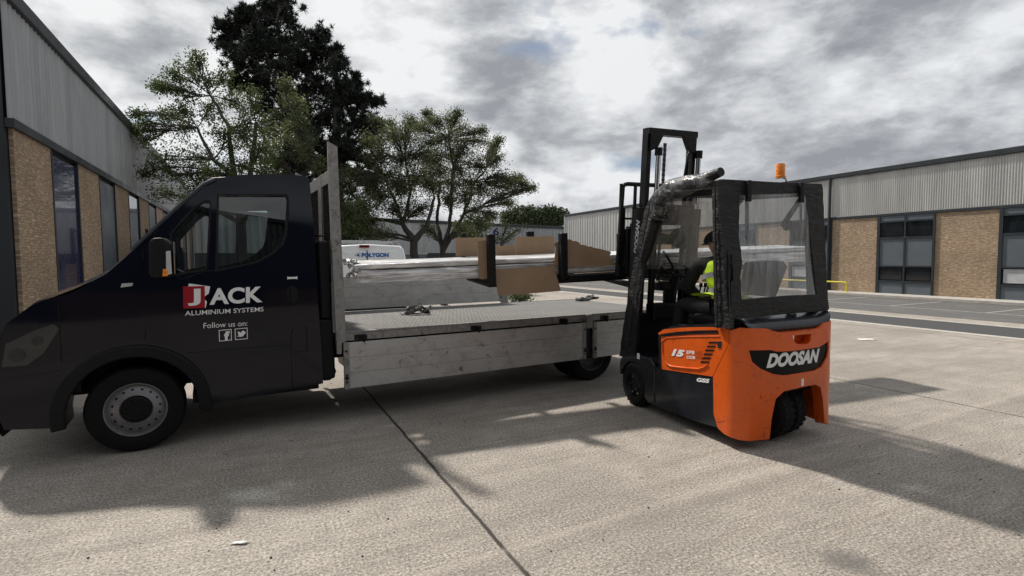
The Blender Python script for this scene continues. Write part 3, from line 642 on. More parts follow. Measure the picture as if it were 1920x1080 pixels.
# interior
b=MB();b.box((-1.72,.12,1.12),(-1.32,WT-.12,1.42));b.box((-1.5,.12,.75),(-1.3,WT-.12,1.3));b.build('dashboard',blackp,TK,bevel=.05,seg=3)
for y0 in (.2,.75,1.33):
    s_=MB().box((-.98,y0,.85),(-.50,y0+.46,1.02)).build('seat',blackp,TK,bevel=.05,seg=3)
    MB().hexa([(-.56,y0+.02,.98),(-.44,y0+.02,.98),(-.44,y0+.44,.98),(-.56,y0+.44,.98),(-.42,y0+.05,1.58),(-.34,y0+.05,1.58),(-.34,y0+.41,1.58),(-.42,y0+.41,1.58)]).build('seat_back',blackp,s_,bevel=.04,seg=3)
    MB().box((-.42,y0+.12,1.62),(-.34,y0+.34,1.80)).build('headrest',blackp,s_,bevel=.03,seg=3)
b=MB();cc=Vector((-1.2,1.56,1.38));ax=Vector((.45,0,.9)).normalized();e1=Vector((0,1,0));e2=ax.cross(e1)
b.tube([cc+(e1*math.cos(t)+e2*math.sin(t))*.20 for t in np.linspace(0,2*math.pi,25)],.014,8);b.tube([cc-e1*.2,cc+e1*.2],.018,6);b.tube([cc,cc-ax*.3],.03,8);b.build('steering_wheel',blackp,TK,smooth=60)
# wheels
def truck_wheel(x,z,y,front=True,sgn=1):
    r=.352;o=(x,y,z);ax=(0,sgn,0)
    w=.215
    t=MB().lathe([(.215,.0),(.245,-.012),(.300,-.012),(.335,.0),(r,.035),(r,w-.035),(.335,w),(.245,w+.01),(.2,w-.02)],o,ax,40)
    wh=t.build('front_wheel' if front else 'rear_wheel',rubber,TK,smooth=30)
    if front: pr=[(.222,.0),(.218,-.006),(.212,-.004),(.207,.012),(.198,.035),(.185,.03),(.160,.018),(.135,.010),(.118,.004),(.112,.012),(.106,.035),(.09,.045),(.0,.045)]
    else: pr=[(.222,.0),(.218,-.006),(.212,-.004),(.205,.02),(.19,.05),(.17,.075),(.15,.085),(.12,.09),(.11,.085),(.08,.08),(0,.08)]
    rim=MB().lathe(pr,o,ax,40).build('rim',RIM if front else RIMD,wh,smooth=28)
    hb=MB()
    if front:
        for k in range(16):
            a=2*math.pi*(k+.3)/16;hb.lathe([(.0115,-.001),(0,-.001)],(x+.163*math.cos(a),y+sgn*.0185,z+.163*math.sin(a)),ax,10)
        hb.build('rim_hole',blackp,rim,recalc=False)
        hb=MB();hb.lathe([(.104,.03),(.104,.012),(.095,.006),(0,.006)],o,ax,24)
        for k in range(6):
            a=2*math.pi*k/6;hb.lathe([(.014,.0),(.014,-.02),(0,-.024)],(x+.072*math.cos(a),y,z+.072*math.sin(a)),ax,6)
        hb.build('hub_cap',blackp,wh,smooth=30)
    else:
        hb.lathe([(.07,.08),(.06,-.01),(.05,-.03),(0,-.03)],o,ax,20)
        hb.build('hub',blackm,wh,smooth=30)
    return wh
RIM=mat('silver wheel rim',(.20,.20,.21),.38,.5,.12,8,dirt=(.1,.095,.09),dscale=9,damt=.6)
RIMD=mat('grimy wheel rim',(.10,.10,.10),.55,.4,.2,8,dirt=(.04,.038,.035),dscale=9,damt=.7)
truck_wheel(WCX,.352,.045);truck_wheel(WCX,.352,WT-.045,True,-1)
for y,s in ((.10,1),(.34,1),(WT-.10,-1),(WT-.34,-1)): truck_wheel(3.12,.352,y,False,s)
# chassis
b=MB()
for y in (.62,1.3): b.box((-1.9,y,.52),(4.3,y+.07,.70))
for x in (.3,1.2,2.1,3.3,4.2): b.box((x,.1,.70),(x+.08,WT-.1,.775))
b.box((3.06,.35,.30),(3.18,WT-.35,.42));b.tube([(2.96,.8,.36),(2.96,1.15,.36)],.16,12)
b.box((.25,.62,.32),(1.1,1.4,.6));b.tube([(-.1,.25,.45),(-.1,1.7,.45)],.09,10)
b.build('chassis_frame',blackm,TK)
b=MB();b.box((RE-.02,.04,.42),(-.06,.55,1.0));b.box((RE+.0,.06,1.0),(-.075,.3,1.75));b.build('air_filter_housing',blackp,TK,bevel=.02)
b=MB()
for k in range(3): b.tube([(RE,.1+.05*k,1.1+.35*k),(RE+.06,.07,1.2+.3*k),(-.09,.1,1.15+.3*k)],.012,6)
b.build('hose',rubber,TK)
# ---- bed
E2=4.25
DK=MB().box((.02,.035,.846),(E2,WT+.02,.866)).build('deck',deckm,TK)
b=MB();b.box((.02,-.012,.785),(E2,.034,.872));b.box((.02,-.02,.862),(E2,.0,.874));b.box((.02,WT+.021,.785),(E2,WT+.05,.872));b.box((E2,.0,.785),(E2+.03,WT+.04,.872))
b.build('side_rail',aluf,TK,bevel=.003)
b=MB();b.box((.02,.04,.775),(E2,WT,.845));b.build('deck_underframe',blackm,TK)
def dropside(x0,x1,y,z0,z1,up=False,name='dropside'):
    b=MB();k=3;h=(z1-z0)/k;out=-1
    for i in range(k):
        a=z0+h*i
        b.add([],[]);b.box((x0+.05,y-.026,a+.0012),(x1-.05,y,a+h-.0012))
    b.box((x0+.05,y-.019,z0),(x1-.05,y-.004,z1))
    d=b.build(name,alu,TK,bevel=.002)
    for q in (x0,x1-.05): MB().box((q,y-.033,z0-.004),(q+.05,y+.004,z1+.004)).build('end_cap',aluf,d,bevel=.003)
    bo=MB()
    for xx in (x0+.022,x1-.022):
        for z in (.15,.3,.82):
            zc=z0+(z1-z0)*z;bo.lathe([(.011,-.0345),(.011,-.040),(0,-.042)],(xx,y,zc),(0,1,0),10)
        bo.lathe([(.017,-.0345),(.017,-.046),(0,-.05)],(xx,y,z0+(z1-z0)*.24),(0,1,0),10)
    bo.build('bolt',blackm,d,recalc=False)
    return d
d1=dropside(.005,2.915,-.02,.325,.772)
d2=dropside(3.03,E2,-.02,.325,.772)
dropside(.03,2.88,WT+.045,.90,1.34)
dropside(3.03,E2,WT+.085,.325,.772)
for x in (.2,1.45,2.62,3.25):
    b=MB();b.box((x-.035,-.035,.775),(x+.035,-.012,.835));b.tube([(x,-.045,.765),(x,-.045,.84)],.012,8);b.box((x-.085,-.022,.79),(x+.02,-.0125,.84))
    b.build('latch',blackm,TK,bevel=.003)
b=MB();b.box((2.925,-.05,.70),(3.015,-.0125,.868));b.box((2.90,WT+.052,.70),(3.0,WT+.085,1.0));b.build('centre_post',aluf,TK,bevel=.004)
b=MB();b.box((2.94,-.02,.35),(3.0,.03,.70));b.build('post_bracket',blackm,TK)
# ---- headboard: post plate traced, then the screen behind it
pl=[(615,265),(632.6,275),(633.5,300),(640,450),(646,560),(648.5,640),(641,643),(640.5,664),(633,664.5),(629,600),(622,450),(616,320)]
pl=[(TF.px(x,y,1,-.03).x,TF.px(x,y,1,-.03).z) for x,y in pl]
HB=MB().plate(pl,[],-.03,.02,lambda u,v,w:(u,w,v)).build('headboard_post',aluf,TK,bevel=.004)
MB().plate([(WF0[0],WF0[1]) for WF0 in pl],[],WT-.0,WT+.05,lambda u,v,w:(u,w,v)).build('headboard_post',aluf,TK,bevel=.004)
b=MB();b.box((-.075,.02,.87),(-.045,WT,1.35));b.box((-.075,.02,2.30),(-.045,WT,2.42));b.box((-.075,.02,1.35),(-.045,.045,2.3))
b.box((-.078,.42,1.35),(-.042,.60,2.42));b.box((-.075,WT-.03,1.35),(-.045,WT,2.3))
S=b.build('headboard_screen',aluf,TK,bevel=.004)
b=MB()
for k in range(34):
    z=1.36+k*.028;b.box((-.064,.045,z),(-.058,WT-.03,z+.007))
for k in range(66):
    y=.05+k*.0295;b.box((-.063,y,1.35),(-.057,y+.007,2.30))
b.build('mesh_infill',blackm,S)
b=MB()
for y,z in ((.06,2.39),(.06,2.33),(.16,2.38),(.3,2.34)): b.lathe([(.01,0),(.01,-.006),(0,-.008)],(-.045,y,z),(-1,0,0),8)
b.build('bolt',blackm,S,recalc=False)
# ================================================================== FORKLIFT
FK=thing('forklift','orange and black electric forklift with curtained cab lifting the wrapped load','forklift',FF)
BW=1.07
def FS(x,y,b=0.):p=FF.px(x,y,0,b);return (p.y,p.z)
def FRr(x,y,a=0.):p=FF.px(x,y,1,a);return (p.x,p.z)
def Fs(l,b=0.):return [FS(*p,b) for p in l]
def Frr(l,a=0.):return [FRr(*p,a) for p in l]
CR=.13;AL=CR*math.pi/2
def cw(u,v,w):
    """wraps (u,v) round the left side, the rear and the right side; w is inward depth"""
    bulge=.0
    if u<=0:return (w,CR-u,v)
    if u<AL:
        t=u/CR;return (CR-(CR-w)*math.cos(t),CR-(CR-w)*math.sin(t),v)
    x=CR+u-AL
    if x<=BW-CR:
        k=(x-CR)/(BW-2*CR);return (x,w-.03*math.sin(math.pi*k),v)
    t=(x-(BW-CR))/CR
    if t<math.pi/2:return (BW-CR+(CR-w)*math.sin(t),CR-(CR-w)*math.cos(t),v)
    return (BW-w,CR+(t-math.pi/2)*CR,v)
def uS(a):return CR-a
def uR(bx):return bx-CR+AL
UR=uR(BW-CR)+AL+.30
seam=Fs([(1367.5,620),(1367,643),(1352,675),(1337,707),(1338,776),(1346,803)])
rt_=Frr([(1444,817),(1447,785),(1454,748),(1469,733),(1500,726),(1530,721),(1541,727),(1546,750),(1550,794)],-.02)
out=[(uS(a),z) for a,z in seam]+[(uS(.16),.105),(uR(.10),.085),(uR(.30),.083)]
out+=[(uR(x),z) for x,z in rt_]
rb=[(1553,614),(1535,622),(1460,631),(1440,625),(1395,618)]
out+=[(uR(BW-.06),.11),(UR-.3,.13),(UR-.05,.14),(UR,.24),(UR,.55),(UR-.2,.97),(UR-.3,.99)]
tp_=Frr([(1566,602),(1549,606),(1537,616),(1522,618),(1464,624),(1448,620),(1440,616.5),(1420,616.5),(1395,617)],-.02)
out+=[(uR(min(x,BW-.02)),z) for x,z in tp_]
hd=Frr([(1484,629),(1521,625.5),(1519,640),(1514,645),(1494,645.5),(1488,641)],-.02)
hd=[(uR(x),z) for x,z in hd]
bd=Frr([(1411,658.5),(1448,657),(1458,660),(1480,660),(1536,652),(1556,641.5),(1557,655),(1553,671),(1541,688),(1527,694),(1470,701.5),(1452,700),(1430,691),(1416,679)],-.02)
bdu=[(uR(x),z) for x,z in bd]
def grow(l,d):
    c=Vector((sum(p[0] for p in l)/len(l),sum(p[1] for p in l)/len(l)));return [(p[0]+(p[0]-c.x)/(Vector(p)-c).length*d,p[1]+(p[1]-c.y)/(Vector(p)-c).length*d) for p in l]
CWT=MB().plate(out,[hd,grow(bdu,.012)],.0,.10,cw,seg=.06).build('counterweight',orange,FK,smooth=30,bevel=.010,seg=3)
MB().plate(grow(bdu,.016),[],.014,.03,cw,seg=.06).build('badge_panel',badgem,CWT,smooth=40)
MB().plate(grow(hd,.01),[],.085,.1,cw).build('handle_recess',orange,CWT,smooth=40)
q=FRr(1497,636,-.02);MB().tube([cw(uR(q[0])-.035,q[1]+.05,.035),cw(uR(q[0])-.035,q[1]-.04,.035)],.012,8).build('towing_pin',chrome,CWT,smooth=60)
c0=FRr(1442,692.5,-.03);c1=FRr(1543,681,-.03);c2=FRr(1452,668,-.03)
def badge_fn(u,v,d):
    x=c0[0]+(c1[0]-c0[0])*u; z=c0[1]+(c1[1]-c0[1])*u+v*.118+.004
    return cw(uR(x)-.0,z,.0125-d)
text('DOOSAN','brand_lettering',white,CWT,badge_fn,1,1,shear=.32,bold=.055,depth=.0)
q=FRr(1505,717,-.03)
s_=MB().plate([(uR(q[0]-.014),q[1]-.03),(uR(q[0]+.014),q[1]-.03),(uR(q[0]+.014),q[1]+.03),(uR(q[0]-.014),q[1]+.03)],[],-.0025,.002,cw);s_.build('warning_sticker',white,CWT)
# core below and inside
b=MB();b.box((.10,.10,.42),(BW-.10,.9,.93));b.box((.12,.25,.12),(.28,.9,.5));b.box((BW-.2,.25,.12),(BW-.1,.9,.5));b.build('rear_core',blackp,FK)
# orange side cover with black trims
sd=Fs([(1234.5,624),(1245,617.5),(1275,614.5),(1310,613.5),(1342,614),(1366.5,617),(1366,643),(1351,675),(1336,706),(1300,701),(1238,692)])
mir=lambda w:(lambda u,v,d:(BW-d-w,u,v))
def lf(u,v,w):return (w,u,v)
def rg(u,v,w):return (BW-w,u,v)
SC=MB().plate(sd,[],.0,.06,lf,seg=.06).build('side_cover',orange,FK,smooth=30,bevel=.006)
MB().plate(sd,[],.0,.06,rg,seg=.3,inner=False).build('side_cover',orange,FK,smooth=30,bevel=.006)
# raised swage round the logo
b=MB();l=Fs([(1242,640),(1243,662),(1249,681),(1258,687),(1285,690),(1310,692),(1320,689),(1328,683)]);b.tube([(-.001,a,z) for a,z in l],.009,8);b.build('cover_crease',orange,SC,smooth=70)
b=MB();l=Fs([(1240,641),(1250,633.5),(1290,631),(1350,630.5)]);b.tube([(.001,a,z) for a,z in l],.007,8);b.build('cover_crease',orange,SC,smooth=70)
l=Fs([(1239,626.5),(1270,622),(1310,619.5),(1346,619),(1347,625),(1300,626.5),(1240,631)]);MB().plate(l,[],-.006,.01,lf).build('seal_strip',blackp,SC,smooth=30)
l=Fs([(1235,627),(1239,628),(1240,692),(1236,691)]);MB().plate(l,[],-.004,.01,lf).build('edge_trim',blackp,SC)
b=MB()
for k in range(6):
    x0=1330-k*3.0;y0=640.5+k*7.3
    b.plate(Fs([(x0,y0),(x0+15,y0+.2),(x0+13.5,y0+3.2),(x0-1.5,y0+3)]),[],-.004,.012,lf,seg=.3,inner=False)
b.build('vent_slot',blackp,SC)
l=Fs([(1345.5,640),(1353,639.5),(1352,652),(1346.5,652.5)]);lk=MB().plate(l,[],-.006,.01,lf).build('latch_plate',steel,SC,bevel=.002)
def ftext(s,x0,y0,x1,y1,xt,yt,name,m=white,sh=0,bold=0,b0=0.):
    a=Vector(FS(x0,y0));e=Vector(FS(x1,y1))-a;f=Vector(FS(xt,yt))-a
    return text(s,name,m,FK,lambda u,v,d:(-.0035+b0-d*.2,a.x+e.x*u+f.x*v,a.y+e.y*u+f.y*v),1,1,sh,bold)
ftext('15',1259.5,667,1284,670,1260,654,'capacity_lettering',sh=.25,bold=.06)
ftext('EPB',1288,663.5,1303,664.3,1288,657.2,'model_lettering',bold=.02);ftext('ODB',1288,672.4,1304,673.6,1288,666.6,'model_lettering',bold=.02)
mrc=mat('dark red lettering',(.25,.03,.01),.5)
ftext('NXE',1304.5,664.4,1316,665.4,1304.5,658.0,'model_lettering',m=mrc,bold=.0);ftext('775',1305,673.6,1317,674.6,1305,667.2,'model_lettering',m=mrc,bold=.0)
# black chassis side
ch=Fs([(1174,686),(1183,679),(1240,690),(1337,706.5),(1338,776),(1345,802),(1300,789),(1240,770),(1214,759)])
ch=[(a,max(z,.10)) if i>5 else (a,z) for i,(a,z) in enumerate(ch)]
CH=MB().plate(ch,[],.004,.07,lf).build('chassis_side',hood,FK,smooth=30,bevel=.008)
MB().plate(ch,[],.004,.07,rg,seg=.3,inner=False).build('chassis_side',hood,FK,smooth=30,bevel=.008)
ftext('GSS',1306,715.5,1330,718.5,1306.5,708,'badge_lettering',sh=.15,bold=.05,b0=.003)
b=MB();b.box((.06,.45,.12),(BW-.06,1.5,.50));b.box((.05,.95,.50),(BW-.05,1.55,.53));b.box((.25,1.5,.16),(BW-.25,1.75,.5));b.build('chassis',blackm,FK,bevel=.006)
b=MB();b.plate([(.96,.53),(1.5,.50),(1.50,.535),(.96,.565)],[],.01,.3,lf);b.build('step_mat',rubber,FK)
# battery hood / seat base
b=MB();hp=Fs([(1237,618),(1262,611.5),(1300,608.5),(1345,609.5),(1368,613),(1366,622),(1237,626)]);b.plate(hp,[],.02,BW-.02,lf,seg=.3,inner=False);b.build('battery_hood',hood,FK,smooth=30,bevel=.012,seg=3)
MB().box((.06,.35,.5),(BW-.06,.98,.90)).build('battery_case',blackm,FK)
# rear shelf over the counterweight
sh=Frr([(1366,619),(1440,617),(1450,621),(1468,625),(1520,618.5),(1537,613),(1546,606.5),(1566,601.5),(1557,585),(1551,583.5)],-.02)
sh=[(x,z-.004) for x,z in sh]
b=MB()
def shelf(i,j):
    zr=1.0+.012*j+ (.03*(max(0,abs(j-.5)-.38)/.12)); 
    prof=[(.03,zr-.06),(.012,zr-.02),(.03,zr+.02),(.07,zr+.045),(.20,zr+.075),(.36,zr+.08)]
    k=len(prof)-1;t=i*k;a=min(int(t),k-1);p=prof[a];q=prof[a+1];f=t-a
    dip=0
    yy=p[0]+(q[0]-p[0])*f;ins=CR-math.sqrt(max(0,CR*CR-max(0,CR-yy)**2));x=.012+ins+(BW-.024-2*ins)*j
    return (x,p[0]+(q[0]-p[0])*f,p[1]+(q[1]-p[1])*f+dip)
b.grid(shelf,10,24)
RS=b.build('rear_shelf',hood,FK,smooth=50,recalc=False)
b=MB();b.lathe([(.045,.0),(.04,.014),(.03,.012),(.0,.006)],(.66,.12,1.073),(0,-.25,1),20);b.build('filler_cap',blackp,RS,smooth=40)
# ---- overhead guard: posts and roof frame
rz=2.13
PA=(.05,.16,1.0);PB=(BW-.05,.16,1.02);TA=(-.0,.17,rz);TB=(BW-.10,.17,rz+.02)
b=MB()
b.bar((.06,.20,.98),(.05,.22,2.10),.06,.07);b.bar((BW-.06,.20,.98),(BW-.12,.22,2.12),.06,.07)
b.bar((.05,.2,2.11),(.06,1.1,2.17),.05,.06);b.bar((BW-.08,.2,2.13),(BW-.1,1.1,2.18),.05,.06)
for k in range(7): 
    a=.2+.15*k; b.bar((.05,a,2.12+.06*(a-.2)),(BW-.08,a,2.13+.06*(a-.2)),.035,.03)
b.build('guard_frame',blackm,FK,bevel=.006)
b=MB();b.grid(lambda i,j:(.02+(BW-.09)*j,.17+1.0*i,2.185+.06*i+.006*math.sin(i*9+j*7)),10,10);b.build('roof_cover',fabric,FK,smooth=60,recalc=False)
# front posts lean back
fl_=[FF.px(1171,668,0,.0),FF.px(1186,560,0,.0),FF.px(1205,430,0,.0),FF.px(1220,372,0,.0)]
b=MB();b.tube([(.04,1.64,.50),(.04,1.60,.9),(.045,1.40,1.6),(.05,1.24,2.02),(.055,1.08,2.16)],.038,8)
b.tube([(BW-.04,1.64,.50),(BW-.04,1.60,.9),(BW-.045,1.40,1.6),(BW-.06,1.24,2.02),(BW-.06,1.08,2.18)],.038,8);b.build('front_post',blackm,FK,smooth=50)
l=Fs([(1163,668),(1172,600),(1185,520),(1200,440),(1213,385),(1224,368),(1232,372),(1221,430),(1210,500),(1202,560),(1196,612),(1192,668)])
def wav(amp,f):
    return lambda u,v,w:(w+amp*math.sin(f*v+3*u)+amp*.6*math.sin(f*2.3*u+v*9),u,v)
MB().plate(l,[],-.012,.014,wav(.004,38),seg=.05).build('front_curtain',fabric,FK,smooth=45)
b=MB();l=Fs([(1226,372),(1212,440),(1198,520),(1186,600),(1180,650)]);b.tube([(-.03,a,z) for a,z in l],.006,6);b.build('curtain_zip',steel,FK,smooth=60)
# rear curtain frame: left column, right column, top band, lower band
def wr(amp,f): return lambda u,v,w:(u,w+.10+amp*math.sin(f*v+4*u)+amp*.5*math.sin(f*1.9*u),v)
def RR(l):return [FRr(x,y,.10) for x,y in l]
outer=RR([(1344,340),(1354,336),(1440,341),(1540,345),(1542,352),(1545,430),(1549,520),(1553,578),(1551,583),(1480,588),(1380,598),(1366,600),(1356,480)])
wnd=RR([(1386,366),(1452,364),(1506,362),(1515,410),(1522,480),(1530,552),(1480,554),(1430,558),(1390,563),(1387,520),(1391,490),(1384,440)])
CUR=MB().plate(outer,[wnd],-.006,.014,wr(.0025,45),seg=.045).build('rear_curtain',fabric,FK,smooth=60)
sheet(grow(wnd,.01),.004,wr(.007,7),.06).build('curtain_window',plastic,CUR,smooth=80,recalc=False)
lc=Fs([(1336,340),(1352,336),(1358,338),(1368,440),(1372,560),(1373,616),(1341,614),(1338,500)],-.03)
MB().plate(lc,[],-.035,-.012,wav(.003,42),seg=.045).build('side_curtain',fabric,FK,smooth=50)
b=MB()
b.tube([(-.05,*FS(1340,343,-.05)),(-.05,*FS(1342,480,-.05)),(-.05,*FS(1345,616,-.05))],.007,6)
b.tube([(-.05,*FS(1362,345,-.05)),(-.05,*FS(1366,480,-.05)),(-.05,*FS(1369,616,-.05))],.005,6);b.build('curtain_piping',steel,FK,smooth=60)
b=MB()
for px_ in ((1405,338,1405,378),(1504,342,1507,380)):
    p=FRr(px_[0],px_[1],.07);q=FRr(px_[2],px_[3],.07);b.hexa([(p[0]-.025,.06,q[1]),(p[0]+.02,.06,q[1]),(p[0]+.02,.085,q[1]),(p[0]-.025,.085,q[1]),(p[0]-.02,.06,p[1]),(p[0]+.02,.06,p[1]),(p[0]+.02,.085,p[1]),(p[0]-.02,.085,p[1])])
b.build('curtain_buckle',blackp,FK,bevel=.004)
l=[(-.0,.2,2.155),(.3,.2,2.16),(.6,.2,2.17),(BW-.09,.2,2.16)];MB().tube(l,.028,8).build('top_roll',fabric,FK,smooth=50)
# stickers / straps hanging inside the rear
b=MB();p0=FF.px(1500,375,1,.35);p1=FF.px(1466,425,1,.38)
b.bar(p0,p1,.05,.012,(0,1,0));b.build('seat_strap',blackp,FK)
b=MB();p=FF.px(1490,424,1,.36);b.box((p.x-.11,p.y-.03,p.z-.04),(p.x+.09,p.y+.04,p.z+.05));b.build('interior_lamp',blackp,FK,bevel=.02,seg=3)
b=MB();p=FF.px(1501,362,1,.3);q=FF.px(1502,440,1,.3);b.bar(p,q,.02,.01,(0,1,0));b.build('loose_strap',blackp,FK)
p=FF.px(1400,365,1,.3);q=FF.px(1401,450,1,.3);MB().bar(p,q,.035,.01,(0,1,0)).build('loose_strap',blackp,FK)
# rolled up clear door on the left of the roof
b=MB();rp=[FF.px(x,y,0,-.02) for x,y in ((1226,392),(1236,372),(1262,356),(1292,346),(1320,337),(1342,326))]
rr_=[.045,.085,.105,.085,.055,.042]
def roll(i,j):
    k=len(rp)-1;t=i*k;a=min(int(t),k-1);f=t-a;c=rp[a].lerp(rp[a+1],f);r=rr_[a]+(rr_[a+1]-rr_[a])*f
    an=2*math.pi*j;d=(rp[a+1]-rp[a]).normalized();e=Vector((1,0,0));g=d.cross(e).normalized()
    r*=1+.06*noise.noise(Vector((i*7,math.cos(an)*1.5,math.sin(an)*1.5)))
    return c+e*math.cos(an)*r*.9+g*math.sin(an)*r
b.grid(roll,40,24);b.build('rolled_door_curtain',rollp,FK,smooth=70,recalc=False)
b=MB();e=FF.px(1330,332,0,-.02);e2=FF.px(1352,322,0,-.02);b.tube([e,e2],[.045,.038],14);b.build('roll_end',fabric,FK,smooth=50)
b=MB();q=[FF.px(x,y,0,.0) for x,y in ((1238,388),(1232,404),(1228,420),(1222,440),(1213,470),(1206,490))]
b.tube(q,[.075,.06,.066,.062,.058,.04],12);b.build('bundled_curtain',fabric,FK,smooth=60)
q=[FF.px(x,y,0,-.02) for x,y in ((1240,384),(1236,396),(1232,408))];MB().tube(q,[.07,.062,.068],12).build('bundled_plastic',rollp,FK,smooth=60)
b=MB();q=[FF.px(x,y,0,.02) for x,y in ((1238,390),(1231,408))]
for k,(x,y) in enumerate(((1238,404),(1230,413))):
    p=FF.px(x,y,0,.0);b.tube([p+Vector((.08*math.cos(t),.05*math.cos(t)*.3,.0))+Vector((0,.07*math.sin(t),.03*math.sin(t))) for t in np.linspace(0,2*math.pi,14)],.008,6)
b.build('tie_strap',blackp,FK)
# beacon
p=FF.px(1463,341,1,.45);BC=MB().box((p.x-.07,p.y-.05,2.15),(p.x+.07,p.y+.05,2.20)).box((p.x-.03,p.y-.03,2.2),(p.x+.03,p.y+.03,2.235)).build('beacon_bracket',blackm,FK,bevel=.005)
z0=FF.px(1463,334,1,p.y).z;z1=FF.px(1463,306,1,p.y).z
MB().lathe([(.0,0),(.045,.0),(.045,.018),(.04,.022),(.040,z1-z0-.02),(.034,z1-z0-.004),(.0,z1-z0)],(p.x,p.y,z0),(0,0,1),20).build('beacon_lamp',amber,BC,smooth=40)
b=MB();b.tube([(p.x+.04,p.y,z0),(p.x+.09,p.y+.02,z0-.0),(p.x+.08,p.y,2.13)],.006,6);b.build('beacon_cable',rubber,BC)
# ---- driving controls, seat
p=FF.px(1271,506,0,.50);C0=Vector(p);ax=Vector((0,-.42,.9)).normalized();e1=Vector((1,0,0));e2=ax.cross(e1)
b=MB();b.tube([C0+(e1*math.cos(t)+e2*math.sin(t))*.165 for t in np.linspace(0,2*math.pi,29)],.013,8)
for t in (.3,2.4,4.5): b.tube([C0,C0+(e1*math.cos(t)+e2*math.sin(t))*.165],.012,6)
b.tube([C0-ax*.03,C0+ax*.015],.04,12);b.tube([C0+(e1*-.8+e2*.6)*.16,C0+(e1*-.8+e2*.6)*.16+ax*.06],.018,8);SWH=b.build('steering_wheel',blackp,FK,smooth=60)
b=MB();b.tube([C0-ax*.02,C0-ax*.22+Vector((0,.04,-.05)),C0+Vector((0,.16,-.62))],[.04,.075,.06],12)
q=C0-ax*.17;b.box((q.x-.17,q.y-.02,q.z-.07),(q.x+.17,q.y+.16,q.z+.03));b.build('steering_column',blackp,FK,bevel=.02,seg=3)
b=MB();b.box((.06,1.50,.5),(BW-.06,1.6,.98));b.box((.2,1.42,.9),(BW-.08,1.58,1.08));b.build('dash_panel',blackp,FK,bevel=.02)
b=MB()
for k in range(3): b.tube([(.75+.06*k,1.42,1.05),(.75+.06*k,1.36,1.25)],.009,6);b.tube([(.75+.06*k,1.36,1.25),(.75+.06*k,1.355,1.29)],.018,8)
b.build('control_lever',blackp,FK,smooth=50)
ST=MB().box((.27,.42,.92),(.80,.92,1.03)).build('seat',blackp,FK,bevel=.04,seg=3)
s0=[FF.px(x,y,1,.42) for x,y in ((1388,552),(1440,556),(1456,500),(1448,490),(1420,488),(1396,492))]
MB().plate([(p.x,p.z) for p in s0],[],-.0,.12,lambda u,v,w:(u,.36+w+(v-1.0)*-.12,v)).build('seat_back',blackp,ST,smooth=40,bevel=.035,seg=3)
MB().box((.80,.5,.95),(.92,.95,1.10)).build('arm_rest',blackp,ST,bevel=.02)
# interior mirror disc on its stalk
p=FF.px(1272,446,1,1.35);b=MB();b.lathe([(0,.02),(.06,.02),(.095,.008),(.105,0),(.095,-.01),(0,-.012)],p,(.1,1,0),24);b.tube([p,p+Vector((-.25,.05,.05))],.014,6);b.build('round_mirror',blackp,FK,smooth=40)
b=MB();b.tube([FF.px(1240,500,0,.2),FF.px(1252,520,0,.25),FF.px(1262,500,0,.3),FF.px(1250,480,0,.3),FF.px(1244,472,0,.35)],.012,6);b.tube([FF.px(1232,520,0,.3),FF.px(1248,545,0,.3),FF.px(1256,560,0,.35)],.008,6);b.build('hydraulic_hose',rubber,FK,smooth=60)
# tinted front screen
b=MB();b.grid(lambda i,j:(.10+(BW-.2)*j,1.42-.30*i,1.45+.68*i),2,2);b.build('front_screen',plastic,FK,recalc=False)
# ---- wheels
def flwheel(x,y,r,w,name,turn=0,par=FK,rimm=True):
    ax=Vector((math.cos(turn),math.sin(turn),0));o=Vector((x,y,r))
    t=MB();t.lathe([(r*.55,.0),(r*.62,-.008),(r*.86,-.006),(r*.95,.008),(r,.03),(r,w-.03),(r*.95,w-.008),(r*.86,w+.006),(r*.55,w)],o,ax,44)
    a0=ax.cross(Vector((0,0,1))).normalized();b0=Vector((0,0,1))
    for k in range(26):
        a=2*math.pi*k/26;d=a0*math.cos(a)+b0*math.sin(a);tg=-a0*math.sin(a)+b0*math.cos(a)
        for s_,(h0,h1) in ((1,(.012,w*.46)),(-1,(w*.54,w-.012))):
            p0=o+ax*h0+d*(r-.003);p1=o+ax*h1+d*(r-.003)+tg*.02*s_
            t.bar(p0,p1,.030,.014,d)
    wh=t.build(name,rubber,par,smooth=30,recalc=False)
    if rimm:
        rm=MB().lathe([(r*.56,.0),(r*.54,.012),(r*.5,.035),(r*.38,.04),(r*.3,.02),(r*.18,.01),(0,.01)],o,ax,28).build('rim',blackm,wh,smooth=30)
        for k in range(6):
            a=2*math.pi*k/6;d=a0*math.cos(a)+b0*math.sin(a);MB().lathe([(.011,.03),(.011,.0),(0,-.003)],o+d*r*.42+ax*.02,ax,6).build('wheel_nut',chrome,rm,recalc=False)
    return wh
flwheel(.0,1.50,.222,.17,'drive_wheel');w_=flwheel(BW,1.50,.222,.17,'drive_wheel',math.pi)
tw=R_(14)
for dx in (.0,.195): flwheel(.41+dx,.215+dx*math.sin(tw),.235,.17,'steer_wheel',tw)
MB().box((.5,.12,.35),(.7,.5,.6)).build('steer_axle',blackm,FK)
b=MB();b.plate([(1.12,.50),(1.12,.12),(1.27,.12)]+[(1.50+.245*math.cos(R_(t)),.225+.245*math.sin(R_(t))) for t in range(165,9,-10)]+[(1.755,.28),(1.76,.42),(1.68,.545),(1.2,.56)],[],-.005,.2,lf);b.build('front_fender',hood,FK,smooth=35,bevel=.008)
